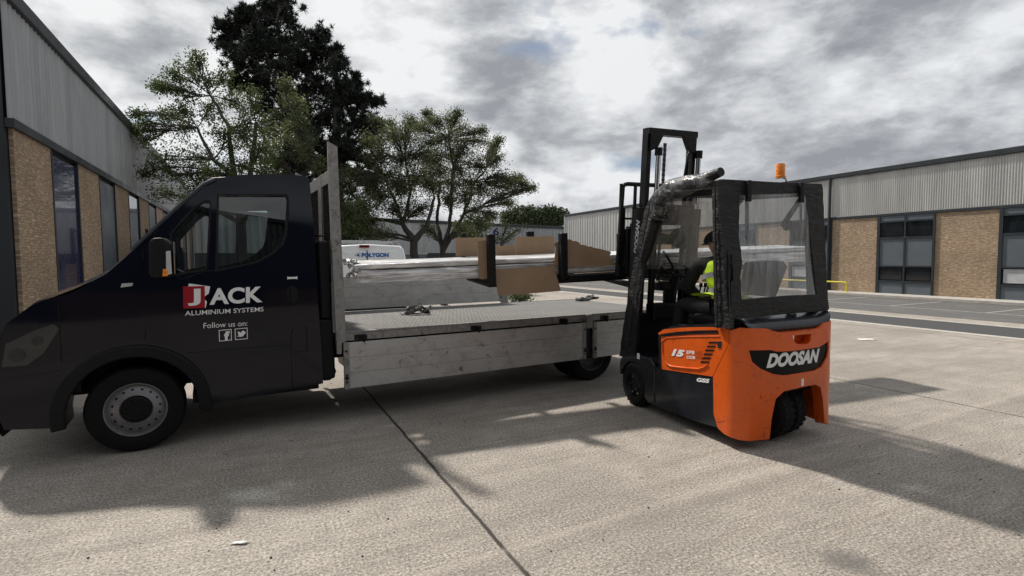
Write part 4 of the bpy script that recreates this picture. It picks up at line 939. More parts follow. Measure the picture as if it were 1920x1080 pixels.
b=MB();b.plate([(1.12,.50),(1.12,.12),(1.27,.12)]+[(1.50+.245*math.cos(R_(t)),.225+.245*math.sin(R_(t))) for t in range(165,9,-10)]+[(1.755,.28),(1.76,.42),(1.68,.545),(1.2,.56)],[],-.005,.2,rg);b.build('front_fender',hood,FK,smooth=35,bevel=.008)
q=FS(1198.5,667.5);MB().plate([(q[0]-.022,q[1]-.03),(q[0]+.022,q[1]-.03),(q[0]+.022,q[1]+.03),(q[0]-.022,q[1]+.03)],[],-.012,-.008,lf).build('warning_sticker',white,FK)
# ---- mast, leaning back a little
tl=R_(4.5);MF=Fr((0,0,0),(1,0,0),(0,math.cos(tl),math.sin(tl)),(0,-math.sin(tl),math.cos(tl)))
def mm(b,o=(BW/2-.085,1.66,.12)):
    b.v=[tuple(Vector(o)+MF.X*p[0]+MF.Y*p[1]+MF.Z*p[2]) for p in b.v];return b
def rail(b,x,y,w,d,z0,z1,open_):
    t=.018;b.box((x-w/2,y,z0),(x-w/2+t if open_>0 else x+w/2,y+d,z1)) if False else None
    b.box((x-w/2 if open_>0 else x+w/2-t,y,z0),(x-w/2+t if open_>0 else x+w/2,y+d,z1))
    b.box((x-w/2,y,z0),(x+w/2,y+t,z1));b.box((x-w/2,y+d-t,z0),(x+w/2,y+d,z1))
b=MB()
for s in (-1,1): rail(b,s*.365,0,.075,.11,0,1.98,-s)
b.box((-.40,-.02,1.80),(.40,.0,1.98));b.box((-.40,-.02,.2),(.40,.0,.36))
MS=mm(b).build('mast_outer',blackm,FK,bevel=.004)
b=MB()
for s in (-1,1): rail(b,s*.285,.02,.055,.10,.3,2.80,-s)
b.box((-.31,.0,2.735),(.31,.11,2.80));b.hexa([(-.29,-.01,2.56),(-.20,-.01,2.60),(-.20,.05,2.60),(-.29,.05,2.56),(-.29,-.01,2.74),(-.13,-.01,2.74),(-.13,.05,2.74),(-.29,.05,2.74)]);b.hexa([(.20,-.01,2.60),(.29,-.01,2.56),(.29,.05,2.56),(.20,.05,2.60),(.13,-.01,2.74),(.29,-.01,2.74),(.29,.05,2.74),(.13,.05,2.74)]);b.box((-.3,-.012,1.92),(.3,.01,2.02))
IM=mm(b).build('mast_inner',blackm,FK,bevel=.004)
for x in (-.19,.325): mm(MB().tube([(x,-.01,1.95),(x,-.01,2.56)],.026,12)).build('lift_cylinder',chrome,IM,smooth=50)
b=MB()
for x in (-.19,.325): b.tube([(x,-.01,.3),(x,-.01,1.98)],.036,12);b.tube([(x,-.01,2.52),(x,-.01,2.60)],.04,12)
b.tube([(.17,0,1.4),(.16,0,2.3),(.19,0,2.55),(.24,0,2.62)],.012,6);mm(b).build('cylinder_barrel',blackm,IM,smooth=50)
for x in (-.10,.235):
    b=MB()
    for k in range(56): 
        z=1.2+k*.026; b.box((x-.012,.0,z),(x+.012,.022,z+.018));
        if k%2:b.box((x-.017,.004,z-.006),(x+.017,.018,z+.024))
    mm(b).build('lift_chain',steel,IM)
# lettering up the mast
a=FF.px(1189,476,1,1.47);e=FF.px(1194,412,1,1.47)
ln=(e-a).length;dv=(e-a)/ln
text('DOOSAN','mast_lettering',white,FK,lambda u,v,d:Vector((a.x-.02,a.y-.02,a.z))+dv*(u*ln)+Vector((-.0,0,0))+Vector((.045*(1-v)+.0,0,0)),1,1,shear=.3,bold=.05)
# carriage and load backrest
b=MB();q=lambda x,y,a=1.80:FF.px(x,y,1,a)
l0=q(1166,345);l1=q(1158,518);xr=BW-l0.x
b.tube([(l1.x+.0,1.82,l1.z),(l0.x+.0,1.78,l0.z-.04),(l0.x+.02,1.78,l0.z-.01),(l0.x+.06,1.78,l0.z),(xr-.06,1.78,l0.z),(xr-.02,1.78,l0.z-.01),(xr,1.78,l0.z-.04),(xr,1.82,l1.z)],.024,8)
for x in (.02,.2,BW-.38,BW-.2): b.bar((x,1.80,l0.z-.32),(x,1.78,l0.z),.025,.03)
b.bar((l0.x,1.79,q(1170,410).z),(xr,1.79,q(1170,410).z),.02,.022)
for s in (l0.x,xr):b.bar((s,1.82,l1.z),(s,1.79,l1.z+.75),.05,.05)
b.build('load_backrest',blackm,FK,smooth=50)
b=MB();zc=l1.z;b.box((l1.x,1.78,zc),(xr,1.83,zc+.12));b.box((l1.x,1.78,zc+.35),(xr,1.83,zc+.47));b.box((.1,1.70,zc-.02),(.22,1.82,zc+.55));b.box((BW-.22,1.70,zc-.02),(BW-.1,1.82,zc+.55))
b.box((l0.x+.03,1.74,zc+.02),(l0.x+.17,1.80,zc+.52));b.tube([(l0.x+.10,1.76,zc+.5),(l0.x+.10,1.76,zc+.58)],.02,8)
b.build('carriage',blackm,FK,bevel=.008)
# ================================================================== LOAD
o=FF.world(FF.px(918,534,1,1.97));tx,ty=R_(1.7),R_(3.0)
X=(FF.X*math.cos(tx)+Vector((0,0,math.sin(tx)))).normalized();Y=(FF.Y*math.cos(ty)+Vector((0,0,math.sin(ty))));Z=X.cross(Y).normalized();Y=Z.cross(X)
LF=Fr(o,X,Y,Z)
def L(x,y,v,ax=1):return LF.px(x,y,ax,v)
a=L(671,535,.04);bb=L(679,496,.04);cc=L(893,521,.04);dd=L(1040,482,.04);e=L(1530,466,.04)
x0=bb.x;zt=(bb.z+dd.z)/2;zb=(a.z+cc.z)/2;x1=e.x
far_=L(1040,475.2,zt,2);DP=min(max(far_.y,.5),1.0)
print('LOAD',a,bb,cc,dd,e,'far',far_)
zs=zt-(zt-zb)*.29
def bundle(b,xa,xb,ya,yb,za,zc,r,seed,nx=150):
    """rounded long box with creases"""
    ring=[];per=[]
    pts=[(ya,za),(yb,za),(yb,zc),(ya,zc)]
    for i,(y,z) in enumerate(pts):
        cy=y+(r if y==ya else -r);cz=z+(r if z==za else -r);a0=[math.pi,1.5*math.pi,0,.5*math.pi][i]
        for k in range(4):
            t=a0+math.pi/2*k/3;ring.append((cy+r*math.cos(t),cz+r*math.sin(t)))
        y2,z2=pts[(i+1)%4]
        if True:
            p=ring[-1];cy2=y2+(r if y2==ya else -r);cz2=z2+(r if z2==za else -r);a2=[math.pi,1.5*math.pi,0,.5*math.pi][(i+1)%4];q=(cy2+r*math.cos(a2),cz2+r*math.sin(a2))
            for k in range(1,6):ring.append((p[0]+(q[0]-p[0])*k/6,p[1]+(q[1]-p[1])*k/6))
    m=len(ring)
    def fn(i,j):
        x=xa+(xb-xa)*i;y,z=ring[int(round(j*m))%m]
        en=math.exp(-(x-xa)/.35)
        nn=noise.noise(Vector((x*1.6,y*5+seed,z*14)))*.010+noise.noise(Vector((x*9,y*9+seed,z*13)))*(.003+.016*en)
        cy=(ya+yb)/2;cz=(za+zc)/2;k=1-.0*en
        sx=xa+(x-xa) + (noise.noise(Vector((y*7,z*9+seed,1)))*.10*math.exp(-(x-xa)/.12))
        dy=-1 if y<ya+r else (1 if y>yb-r else 0);dz=-1 if z<za+r else (1 if z>zc-r else 0)
        return (sx,cy+(y-cy)*k+dy*nn,cz+(z-cz)*k+dz*nn*.7)
    b.grid(fn,nx,m)
    o_=len(b.v)
    return m
LB=thing('wrapped_profile_bundle','long film wrapped bundle of aluminium profiles held above the truck bed','bundle',LF)
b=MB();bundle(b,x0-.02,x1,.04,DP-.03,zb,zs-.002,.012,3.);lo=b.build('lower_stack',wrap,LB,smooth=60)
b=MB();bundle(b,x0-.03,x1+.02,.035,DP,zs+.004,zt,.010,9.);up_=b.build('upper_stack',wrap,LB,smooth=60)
# ragged film at the end of the bundle
b=MB()
for k in range(7):
    yy=.05+(DP-.1)*k/6.;zc_=zs+ .02*math.sin(k*2.1);xx=x0-.02
    w_=.11
    def fl(i,j,yy=yy,zc_=zc_,k=k):
        return (xx-.13*i*(.6+.5*math.sin(k*1.7)) ,yy+w_*(j-.5)+.05*noise.noise(Vector((i*3,j*3,k))),zc_+(.09*math.sin(k*2.9))*(1)+.07*(i-.5)*math.sin(k*1.3)+.06*noise.noise(Vector((i*4+k,j*4,2))))
    b.grid(fl,6,6)
b.build('torn_film',wrap,LB,smooth=60,recalc=False)
b=MB();
for i in range(7):
    for j in range(3): 
        yy=.07+(DP-.2)*i/7.;zz_=zb+.02+(zs-zb-.02)*j/3;b.box((x0-.0,yy,zz_),(x0+.06,yy+.085,zz_+.045))
b.build('profile_ends',alu,LB)
# cradle of posts under and around the load
CR_=thing('load_cradle','black steel cradle of upright posts and arms under the wrapped bundle','cradle',LF)
zlow=-.0
def postx(xa,xb,y):return (L(xa,480,y).x,L(xb,480,y).x)
b=MB();p=postx(914,927,-.03);z1=L(920,439,-.03).z;z0=L(920,534,-.03).z
b.box((p[0],-.075,z0),(p[1],.005,z1));P1=b.build('post',blackm,CR_,bevel=.006)
b=MB();p=postx(1049,1061.5,-.03);z1=L(1055,437,-.03).z;z0=L(1055,521,-.03).z
b.box((p[0],-.075,z0),(p[1],.005,z1));b.build('post',blackm,CR_,bevel=.006)
fy=DP+.04
for (xa,xb,yt,yb_,cap) in ((867,874,437,458,0),(994,1002,434,461,1)):
    b=MB();p=(L(xa,450,fy).x,L(xb,450,fy).x);z1=L(xa,yt,fy).z;b.box((p[0],fy,zb-.05),(p[1],fy+.06,z1))
    if cap:b.box((p[0]-.03,fy,z1-.06),(p[0]+.01,fy+.06,z1))
    b.build('post',blackm,CR_,bevel=.004)
b=MB()
xp=postx(914,927,-.03);xq=postx(1049,1061.5,-.03)
for pa in (xp,xq):
    b.box((pa[0],-.06,z0-.005 if pa is xq else zb-.09),(pa[1],fy+.05,zb-.012))
b.hexa([(xp[0]-.10,.45,zb-.04),(xp[0],-.02,L(915,534,0).z),(xp[1],.0,L(915,534,0).z),(xp[1],.45,zb-.04),(xp[0]-.10,.45,zb-.012),(xp[0],-.02,zb-.012),(xp[1],.0,zb-.012),(xp[1],.45,zb-.012)])
b.build('arm',blackm,CR_,bevel=.003)
xe=L(1170,500,.02).x
b=MB();b.box((xp[0]+.05,.02,zb-.10),(xe+1.7,.12,zb-.012));b.box((xq[1]+.02,-.06,zb-.065),(xe+1.7,.02,zb-.012));b.build('beam',blackm,CR_,bevel=.004)
for xx in (xe+.85,xe+1.65):
    b=MB();b.box((xx,-.0,zb-.1),(xx+.09,DP,zb-.014));b.build('arm',blackm,CR_,bevel=.004)
# forks of the truck below the cradle
for xx in (xe-.06,xe+.62):
    b=MB();b.hexa([(xx,-.20,zb-.17),(xx+.11,-.20,zb-.17),(xx+.11,.80,zb-.125),(xx,.80,zb-.125),(xx,-.20,zb-.115),(xx+.11,-.20,zb-.115),(xx+.11,.80,zb-.11),(xx,.80,zb-.11)])
    b.box((xx,-.20,zb-.17),(xx+.11,-.16,zb+.25))
    b.v=[tuple(FF.loc(LF.world(v))) for v in b.v];b.build('fork',blackm,FK,bevel=.004)
# cardboard
def card(name,label,px,y,th=.006,fn=None,grp=None,ax=1):
    l=[(L(a_,c_,y).x,L(a_,c_,y).z) for a_,c_ in px]
    g=fn or (lambda u,v,w:(u,y+w+.006*noise.noise(Vector((u*4,v*4,y*9))),v))
    o=MB().plate(l,[],0,th,g,seg=.07).build(name,cardm,None,smooth=50);o.matrix_world=LF.mat();return tag(o,label,'cardboard','cardboard sheets guarding the wrapped load')
GR='cardboard'
fyy=DP+.022
def fold(y,am=.03):
    return lambda u,v,w:(u,y+w+am*abs(noise.noise(Vector((u*2.3,v*1.5,y))))+.004*math.sin(u*30),v)
card('cardboard_sheet','cardboard sheet stood on the far side beside the leftmost upright',[(854.5,446),(885,445.2),(914,445.5),(914,480),(855,480)],fyy,fn=fold(fyy,.02))
card('cardboard_strip','low cardboard strip standing on the far side between the two taller sheets',[(926,461.5),(950,460.5),(966,460),(966.5,482),(926,483)],fyy,fn=fold(fyy,.02))
card('cardboard_sheet','square cardboard sheet on the far side with a black upright in front of it',[(967,444),(1002,443.5),(1039,442.5),(1040,457),(1039,480),(967,480)],fyy,fn=fold(fyy,.015))
card('cardboard_sleeve','narrow upright cardboard sleeve wrapped beside the front left post',[(894,451.5),(914.5,450),(914.8,522),(906,523.5),(898.5,523)],.008,fn=lambda u,v,w:(u,.0+w-.05*max(0,(u-L(900,480,0).x)),v))
hz0=L(1000,500,.0).z
card('hanging_cardboard','wide cardboard sheet hanging down below the load between the front posts',[(927,505),(985,501),(1039.5,497.5),(1044,520),(1050,545),(1010,548),(975,551),(932.5,554),(930,530)],-.002,fn=lambda u,v,w:(u,.0+w-.12*max(0,hz0-v)+.006*math.sin(u*9),v))
zf=L(1100,500,-.0).z
card('torn_cardboard','torn jagged brown cardboard flap right of the front right post',
 [(1039.5,497.5),(1041,478),(1044,465),(1039.5,457),(1043,455),(1048,453.5),(1062,448),(1072,449.5),(1075,452),(1080,451.5),(1084,454),(1088,456),(1086,458),(1098,460),(1103,462.5),(1108,462),(1113,464.5),(1122,466),(1132,468.5),(1142,471.5),(1143.5,474),(1141,478),(1142.5,481),(1140,483),(1148,487),(1146,489),(1152,495),(1151,497.5),(1110,499),(1062,500.5)],.0,
 fn=lambda u,v,w:(u,.012+w-.10*max(0,.35*(u-xq[1]))*(1 if u>xq[1] else 0)-.05*noise.noise(Vector((u*3,v*5,4))),v))
# ================================================================== STRAPS, LITTER
def strap(name,label,c,rx,ry,hz_,turns,seed,w=.045):
    r=random.Random(seed);b=MB();P=[]
    n_=turns*16
    for i in range(n_+1):
        t=i/16*2*math.pi;k=.55+.45*noise.noise(Vector((i*.13,seed,0)))+.15*r.random()
        P.append(Vector((c[0]+rx*k*math.cos(t*.93+seed),c[1]+ry*k*math.sin(t),c[2]+.012+hz_*(.5+.5*math.sin(i*.41+seed))*abs(noise.noise(Vector((i*.21,seed,5))))*2.)))
    V=[];F=[]
    for i,p in enumerate(P):
        q=P[min(i+1,n_)]-P[max(i-1,0)];q.normalize();s=q.cross(Vector((math.sin(i*.35+seed),.3,1.1))).normalized();u=(s*math.sin(i*.3)+Vector((0,0,1))*math.cos(i*.3)*.8+s*.3).normalized()*w/2
        if p.z-abs(u.z)<c[2]+.004:p=Vector((p.x,p.y,c[2]+.004+abs(u.z)))
        V+=[p-u,p+u]
    for i in range(n_):F.append((2*i,2*i+2,2*i+3,2*i+1))
    b.add(V,F);root=thing(name,label,'strap',TF,'ratchet straps on the deck')
    o=b.build('webbing',strapm,root,smooth=70,recalc=False);s=o.modifiers.new('s','SOLIDIFY');s.thickness=.003
    b=MB();x,y,z=c;b.box((x+rx*.3,y-.05,z+.02),(x+rx*.3+.11,y+.0,z+.05));b.tube([(x+rx*.3+.02,y-.055,z+.035),(x+rx*.3+.02,y+.005,z+.06)],.015,8);b.build('ratchet',blackm,root,bevel=.004)
    return root
z_=.868
p=TF.px(781,590,2,z_);strap('ratchet_strap','tangled grey ratchet strap on the deck near the headboard',(p.x,p.y,z_),.20,.11,.10,3,2.3,.05)
p=TF.px(1100,563,2,z_);strap('ratchet_strap','loose heap of dark ratchet straps on the deck near the forklift mast',(p.x,p.y,z_),.36,.17,.10,4,5.1,.05)
def litter(label,px,sx,sy,cat='litter'):
    p=gnd(*px);b=MB()
    b.grid(lambda i,j:(p.x+(i-.5)*sx+(j-.5)*.02,p.y+(j-.5)*sy,.008+.012*abs(noise.noise(Vector((i*3+px[0],j*3,1))))),6,3)
    o=b.build('paper_scrap',paper,None,smooth=60,recalc=False);s=o.modifiers.new('s','SOLIDIFY');s.thickness=.002;tag(o,label,cat)
litter('small white paper scrap on the concrete in front of the truck door',(450,1020),.085,.025)
litter('flat pale scrap on the concrete right of the forklift',(1625,637),.30,.16)
# small stones scattered on the yard: one uncountable scatter
b=MB()
for i in range(150):
    x=random.uniform(-3.2,4.2);y=random.uniform(1.9,7.5);r=random.uniform(.003,.008)
    b.lathe([(0,r*1.1),(r*.7,r*.9),(r,r*.3),(r*.8,0)],(x,y,0),(0,0,1),5)
tag(b.build('grit',asphaltd),None,None,kind='stuff')
# ================================================================== DRIVER
def P_(x,y,b=.5):return FF.px(x,y,0,b)
DR=thing('person','person in dark clothes and lime hi vis vest seated at the forklift wheel','person',FF)
def skinmesh(name,nodes,edges,m,parent,sub=2,root=0):
    me=bpy.data.meshes.new(name);me.from_pydata([tuple(q[0]) for q in nodes],edges,[]);o=bpy.data.objects.new(name,me);COL.objects.link(o)
    md=o.modifiers.new('skin','SKIN');md.use_smooth_shade=True;md.branch_smoothing=.6
    for i,q in enumerate(nodes):
        r=q[1] if isinstance(q[1],tuple) else (q[1],q[1]);me.skin_vertices[0].data[i].radius=r
        me.skin_vertices[0].data[i].use_root=(i==root)
    o.modifiers.new('sub','SUBSURF').levels=sub;o.modifiers['sub'].render_levels=sub
    bpy.context.view_layer.update()
    m2=bpy.data.meshes.new_from_object(o.evaluated_get(bpy.context.evaluated_depsgraph_get()));bpy.data.objects.remove(o)
    m2.name=name;o=bpy.data.objects.new(name,m2);COL.objects.link(o);m2.materials.clear();m2.materials.append(m);m2.polygons.foreach_set('use_smooth',[True]*len(m2.polygons));o.parent=parent;return o
cx=.53
hip=Vector((cx,.67,1.10));wst=Vector((cx,.72,1.26));chs=Vector((cx,.82,1.45));nk=Vector((cx,.85,1.595));hd0=Vector((cx,.86,1.655));hd1=Vector((cx-.01,.87,1.70))
def limbs(s):
    sh=Vector((cx+s*.155,.94,1.53));el=Vector((cx+s*.17,1.10,1.27));wr_=Vector((cx+s*.07,1.05,1.175));hn=Vector((cx+s*.02,1.05,1.17))
    hp=Vector((cx+s*.10,.60,1.06));kn=Vector((cx+s*.17,1.16,1.10));an=Vector((cx+s*.17,1.24,.66));to=Vector((cx+s*.18,1.40,.60))
    return sh,el,wr_,hn,hp,kn,an,to
nodes=[(hip,(.14,.12)),(wst,(.145,.11)),(chs,(.17,.115)),(nk,.055),(hd0,(.075,.085)),(hd1,(.078,.095)),(hd1+Vector((0,.02,.09)),(.05,.06))]
edges=[(0,1),(1,2),(2,3),(3,4),(4,5),(5,6)]
for s in (-1,1):
    sh,el,wr_,hn,hp,kn,an,to=limbs(s);o=len(nodes)
    nodes+=[(sh,.062),(el,.044),(wr_,.028),(hn,(.042,.018)),(hp,.085),((hp+kn)/2,.078),(kn,.06),((kn+an)/2,.055),(an,.038),(to,(.045,.03))]
    edges+=[(2,o),(o,o+1),(o+1,o+2),(o+2,o+3),(0,o+4),(o+4,o+5),(o+5,o+6),(o+6,o+7),(o+7,o+8),(o+8,o+9)]
    for k in range(5):   # fingers curled round the rim
        f=len(nodes);off=(k-2)*.018
        if k<4:a_=hn+Vector((-s*.03,off,.0));b_=a_+Vector((-s*.03,0,.006));c_=b_+Vector((-s*.02,0,-.015))
        else:a_=hn+Vector((.0,-.04,.0));b_=a_+Vector((-s*.02,-.018,.006));c_=b_+Vector((-s*.022,-.004,0))
        nodes+=[(a_,.010),(b_,.009),(c_,.0075)];edges+=[(o+3,f),(f,f+1),(f+1,f+2)]
BD=skinmesh('body',nodes,edges,skin,DR)
# face details: nose, ears, cap
MB().lathe([(.016,0),(.012,.02),(.004,.03)],hd0+Vector((0,.08,.03)),(0,1,-.3),8).build('nose',skin,BD,smooth=60)
for s in (-1,1): MB().lathe([(.02,-.01),(.026,0),(.01,.006)],hd0+Vector((s*.085,.0,.04)),(s,0,0),10).build('ear',skin,BD,smooth=60)
for s in (-1,1): MB().lathe([(.009,0),(.006,.005),(0,.007)],hd0+Vector((s*.032,.078,.055)),(0,1,0),8).build('eye',blackp,BD,smooth=60)
MB().box((hd0.x-.024,hd0.y+.078,hd0.z-.012),(hd0.x+.024,hd0.y+.088,hd0.z-.004)).build('mouth',redlens,BD)
cap=MB();c0=hd1+Vector((0,.02,.0))
cap.grid(lambda i,j:(c0.x+.098*math.sin(math.pi/2*i)*math.cos(2*math.pi*j),c0.y+.122*math.sin(math.pi/2*i)*math.sin(2*math.pi*j),c0.z+.012+.115*math.cos(math.pi/2*i)),8,20)
cap.grid(lambda i,j:(c0.x+(.09+.0*i)*math.cos(math.pi*j),c0.y+(.11+.08*i)*math.sin(math.pi*j)*(1 if i else .98),c0.z+.010-.02*i),2,12)
cap.build('cap',jacket,DR,smooth=60,recalc=False)
jn=[(hip+Vector((0,0,.02)),(.165,.14)),(wst,(.17,.135)),(chs,(.20,.145)),(nk-Vector((0,0,.015)),.075)];je=[(0,1),(1,2),(2,3)]
tn=[(hip,(.165,.14))];te=[]
for s in (-1,1):
    sh,el,wr_,hn,hp,kn,an,to=limbs(s);o=len(jn);jn+=[(sh,.075),((sh+el)/2,.082),(el,.072),(wr_,.05)];je+=[(2,o),(o,o+1),(o+1,o+2),(o+2,o+3)]
    o=len(tn);tn+=[(hp,.11),((hp+kn)/2,.10),(kn,.085),((kn+an)/2,.08),(an+Vector((0,0,.02)),.065)];te+=[(0,o),(o,o+1),(o+1,o+2),(o+2,o+3),(o+3,o+4)]
skinmesh('jacket',jn,je,jacket,DR);skinmesh('trousers',tn,te,trous,DR)
bn=[]
for s in (-1,1):
    *_,an,to=limbs(s);skinmesh('boot',[(an+Vector((0,0,.04)),.055),(an+Vector((0,0,-.03)),.055),(to,(.055,.038)),(to+Vector((0,.03,-.005)),(.045,.03))],[(0,1),(1,2),(2,3)],blackp,DR)
vn=[(hip+Vector((0,.02,-.0)),(.185,.165)),(hip+Vector((0,.02,.09)),(.185,.16)),(wst+Vector((0,0,.03)),(.185,.152)),(chs,(.205,.158)),(chs+Vector((0,.035,.085)),(.17,.125)),(nk-Vector((0,.01,.03)),(.085,.082))]
V_=skinmesh('hi_vis_vest',vn,[(i,i+1) for i in range(5)],hivis,DR,3)
for q,rx,ry in ((wst+Vector((0,-.01,.0)),.196,.166),(chs-Vector((0,.03,.06)),.209,.166)):
    t=MB();t.grid(lambda i,j:(q.x+rx*math.cos(2*math.pi*j),q.y+ry*math.sin(2*math.pi*j),q.z+.05*(i-.5)-.25*ry*math.sin(2*math.pi*j)),1,36);t.build('reflective_band',reflect,V_,smooth=60,recalc=False)
b=MB();b.grid(lambda i,j:(cx-.22+.44*j,.66+.33*i,1.205-.01*i+.035*math.sin(j*math.pi)*(1-i)+.02*math.sin(j*9+i*3)+.01),6,16);b.build('vest_hem',hivis,DR,smooth=60,recalc=False)
# ================================================================== VAN AND CAR
def vframe(px_,py_,Yd,head):
    g=gnd(px_,py_) if Yd is None else None
    if Yd is not None:
        p=atY(px_,500,Yd);g=Vector((p.x,p.y,0))
    return Fr(g,(math.cos(head),math.sin(head),0),(-math.sin(head),math.cos(head),0),(0,0,1))
VF=vframe(689,0,12.7,R_(20))
VN=thing('van','white panel van with blue company lettering on its rear doors','van',VF)
w=.96;H=1.90
sec=lambda i:[(-w,.35),(-w,1.0),(-w+.02,1.45),(-w+.09,H-.10),(-w+.17,H-.02),(0,H+.02),(w-.17,H-.02),(w-.09,H-.10),(w-.02,1.45),(w,1.0),(w,.35)]
def vbody(i,j):
    ys=[0,.05,1.2,2.6,3.5,3.9,4.3,4.75,4.85];k=len(ys)-1;t=i*k;a=min(int(round(t)),k);y=ys[a]
    s=sec(0);m=len(s)-1;p=s[int(round(j*m))]
    zs=[1,1,1,1,1,.92,.72,.55,.45][a];z=.35+(p[1]-.35)*((zs) if p[1]>.5 else 1)
    inx=(.04 if a==0 else 0);x=p[0]*(1-inx-(.12 if a>=7 else 0)-(.05 if a==5 or a==6 else 0))
    return (x,y,z-(.02 if a==0 and z>1 else 0))
b=MB();b.grid(vbody,8,10);rb_=[(p[0]*.96,0,p[1]-(.02 if p[1]>1 else 0)) for p in sec(0)];b.add(rb_,[tuple(range(11))])
VB=b.build('body',whitep,VN,smooth=50)
for s in (-1,1):
    l=[(s*.02,.45),(s*.86,.45),(s*.86,1.3),(s*.80,1.70),(s*.72,H-.15),(s*.02,H-.15)]
    if s<0:l=l[::-1]
    d=MB().plate(l,[],-.022,-.003,lambda u,v,w_:(u,w_,v),seg=.3).build('rear_door',whitep,VN,smooth=30,bevel=.008)
MB().box((-.006,-.026,.45),(.006,-.002,H-.13)).build('door_gap',blackp,VN)
p=VF.px(683,462,1,-.02);MB().box((p.x-.115,-.045,p.z-.03),(p.x+.115,-.01,p.z+.035)).build('brake_light',redlens,VN,bevel=.01)
for s in (-1,1): MB().box((s*.87-.05,-.035,.95),(s*.87+.05,.02,1.40)).build('tail_light',redlens,VN,bevel=.015)
MB().box((-.9,-.06,.32),(.9,.1,.52)).build('bumper',blackp,VN,bevel=.03)
MB().box((-.26,-.03,.60),(.26,-.022,.71)).build('number_plate',mat('yellow plate',(.6,.45,.03),.5),VN)
q0=VF.px(678,482.5,1,-.027);q1=VF.px(729,482,1,-.027);h_=VF.px(678,474.3,1,-.027).z-q0.z
text('POLYGON','company_lettering',bluep,VN,lambda u,v,d:(q0.x+(q1.x-q0.x)*u,-.025-d,q0.z+v*h_),1,1,bold=.06)
em=MB();c=((VF.px(671.5,478,1,-.027)));r=.045
em.plate([(c.x-.035,c.z-.025),(c.x+.035,c.z-.025),(c.x+.012,c.z+.028),(c.x-.012,c.z+.028)],[],-.027,-.023,lambda u,v,w_:(u,w_,v));em.build('emblem',mat('dark emblem',(.03,.035,.09),.5),VN)
em=MB()
for a0 in (20,140,260):
    l=[(c.x+math.cos(R_(a0+t))*.062,c.z+math.sin(R_(a0+t))*.052) for t in range(0,85,12)]+[(c.x+math.cos(R_(a0+t))*.050,c.z+math.sin(R_(a0+t))*.046) for t in range(84,-1,-12)]
    em.plate(l,[],-.027,-.023,lambda u,v,w_:(u,w_,v),seg=.5,inner=False)
em.build('emblem_arc',bluep,VN)
b=MB()
for y in (.35,1.5,2.6): b.bar((-.8,y,H+.09),(.8,y,H+.09),.04,.03);b.bar((-.8,y,H-.05),(-.8,y,H+.09),.03);b.bar((.8,y,H-.05),(.8,y,H+.09),.03)
b.tube([(-.95,.3,H+.09),(.3,.28,H+.09)],.03,6);b.build('roof_rack',alu,VN)
def carwheel(x,y,r,par,m=RIM,s=1):
    wh=MB().lathe([(r*.6,.0),(r*.9,-.005),(r,.03),(r,.17),(r*.6,.2)],(x,y,r),(s,0,0),24).build('wheel',rubber,par,smooth=40)
    MB().lathe([(r*.62,.0),(r*.5,.02),(0,.01)],(x,y,r),(s,0,0),20).build('rim',m,wh,smooth=40)
for y in (.8,3.9):carwheel(-w+.02,y,.33,VN);carwheel(w-.02,y,.33,VN,s=-1)
for s in (-1,1):MB().box((s*.86-.01 if s<0 else .86,3.3,1.15),(s*.955,3.95,1.5)).build('side_window',darkglass,VN)
def hatch(fr,label,m,name='hatchback_car'):
    C=thing(name,label,'car',fr);w=.86
    prof=[(0,.35),(-.02,.55),(.0,.85),(.06,1.0),(.35,1.38),(.9,1.46),(1.7,1.45),(2.2,1.36),(2.9,.98),(3.7,.82),(3.95,.65),(4.0,.35)]
    b=MB();k=len(prof)-1
    def fn(i,j):
        p=prof[int(round(i*k))];s=-1+2*j;tp=max(0,(p[1]-.95))/.5
        x=s*w*(1-.16*tp)*(1 if abs(s)<.99 else 1);return (x,p[0],p[1]-(.05 if abs(s)>.9 and p[1]>.5 else 0))
    b.grid(fn,k,10)
    for s in (0,10): pass
    sv=[(-w*(1-.16*max(0,(p[1]-.95))/.5),p[0],p[1]-.05*(p[1]>.5)) for p in prof];b.add(sv,[tuple(range(len(sv)))]);sv=[(-x,y,z) for x,y,z in sv];b.add(sv,[tuple(range(len(sv)))[::-1]])
    b.build('body',m,C,smooth=45)
    b=MB();b.hexa([(-.66,.05,1.0),(.66,.05,1.0),(.66,.2,1.0),(-.66,.2,1.0),(-.56,.32,1.34),(.56,.32,1.34),(.56,.45,1.34),(-.56,.45,1.34)]);b.build('rear_window',darkglass,C)
    for s in (-1,1):MB().box((s*.66,-.03,.78),(s*.84,.05,1.0)).build('tail_light',redlens,C,bevel=.01)
    MB().box((-.27,-.045,.58),(.27,-.025,.70)).build('number_plate',whitep,C)
    for y in (.7,3.2):carwheel(-w,y,.31,C);carwheel(w,y,.31,C,s=-1)
    return C
hatch(vframe(1051,0,34.,R_(8)),'dark blue hatchback parked far off under the torn cardboard',bluecar)
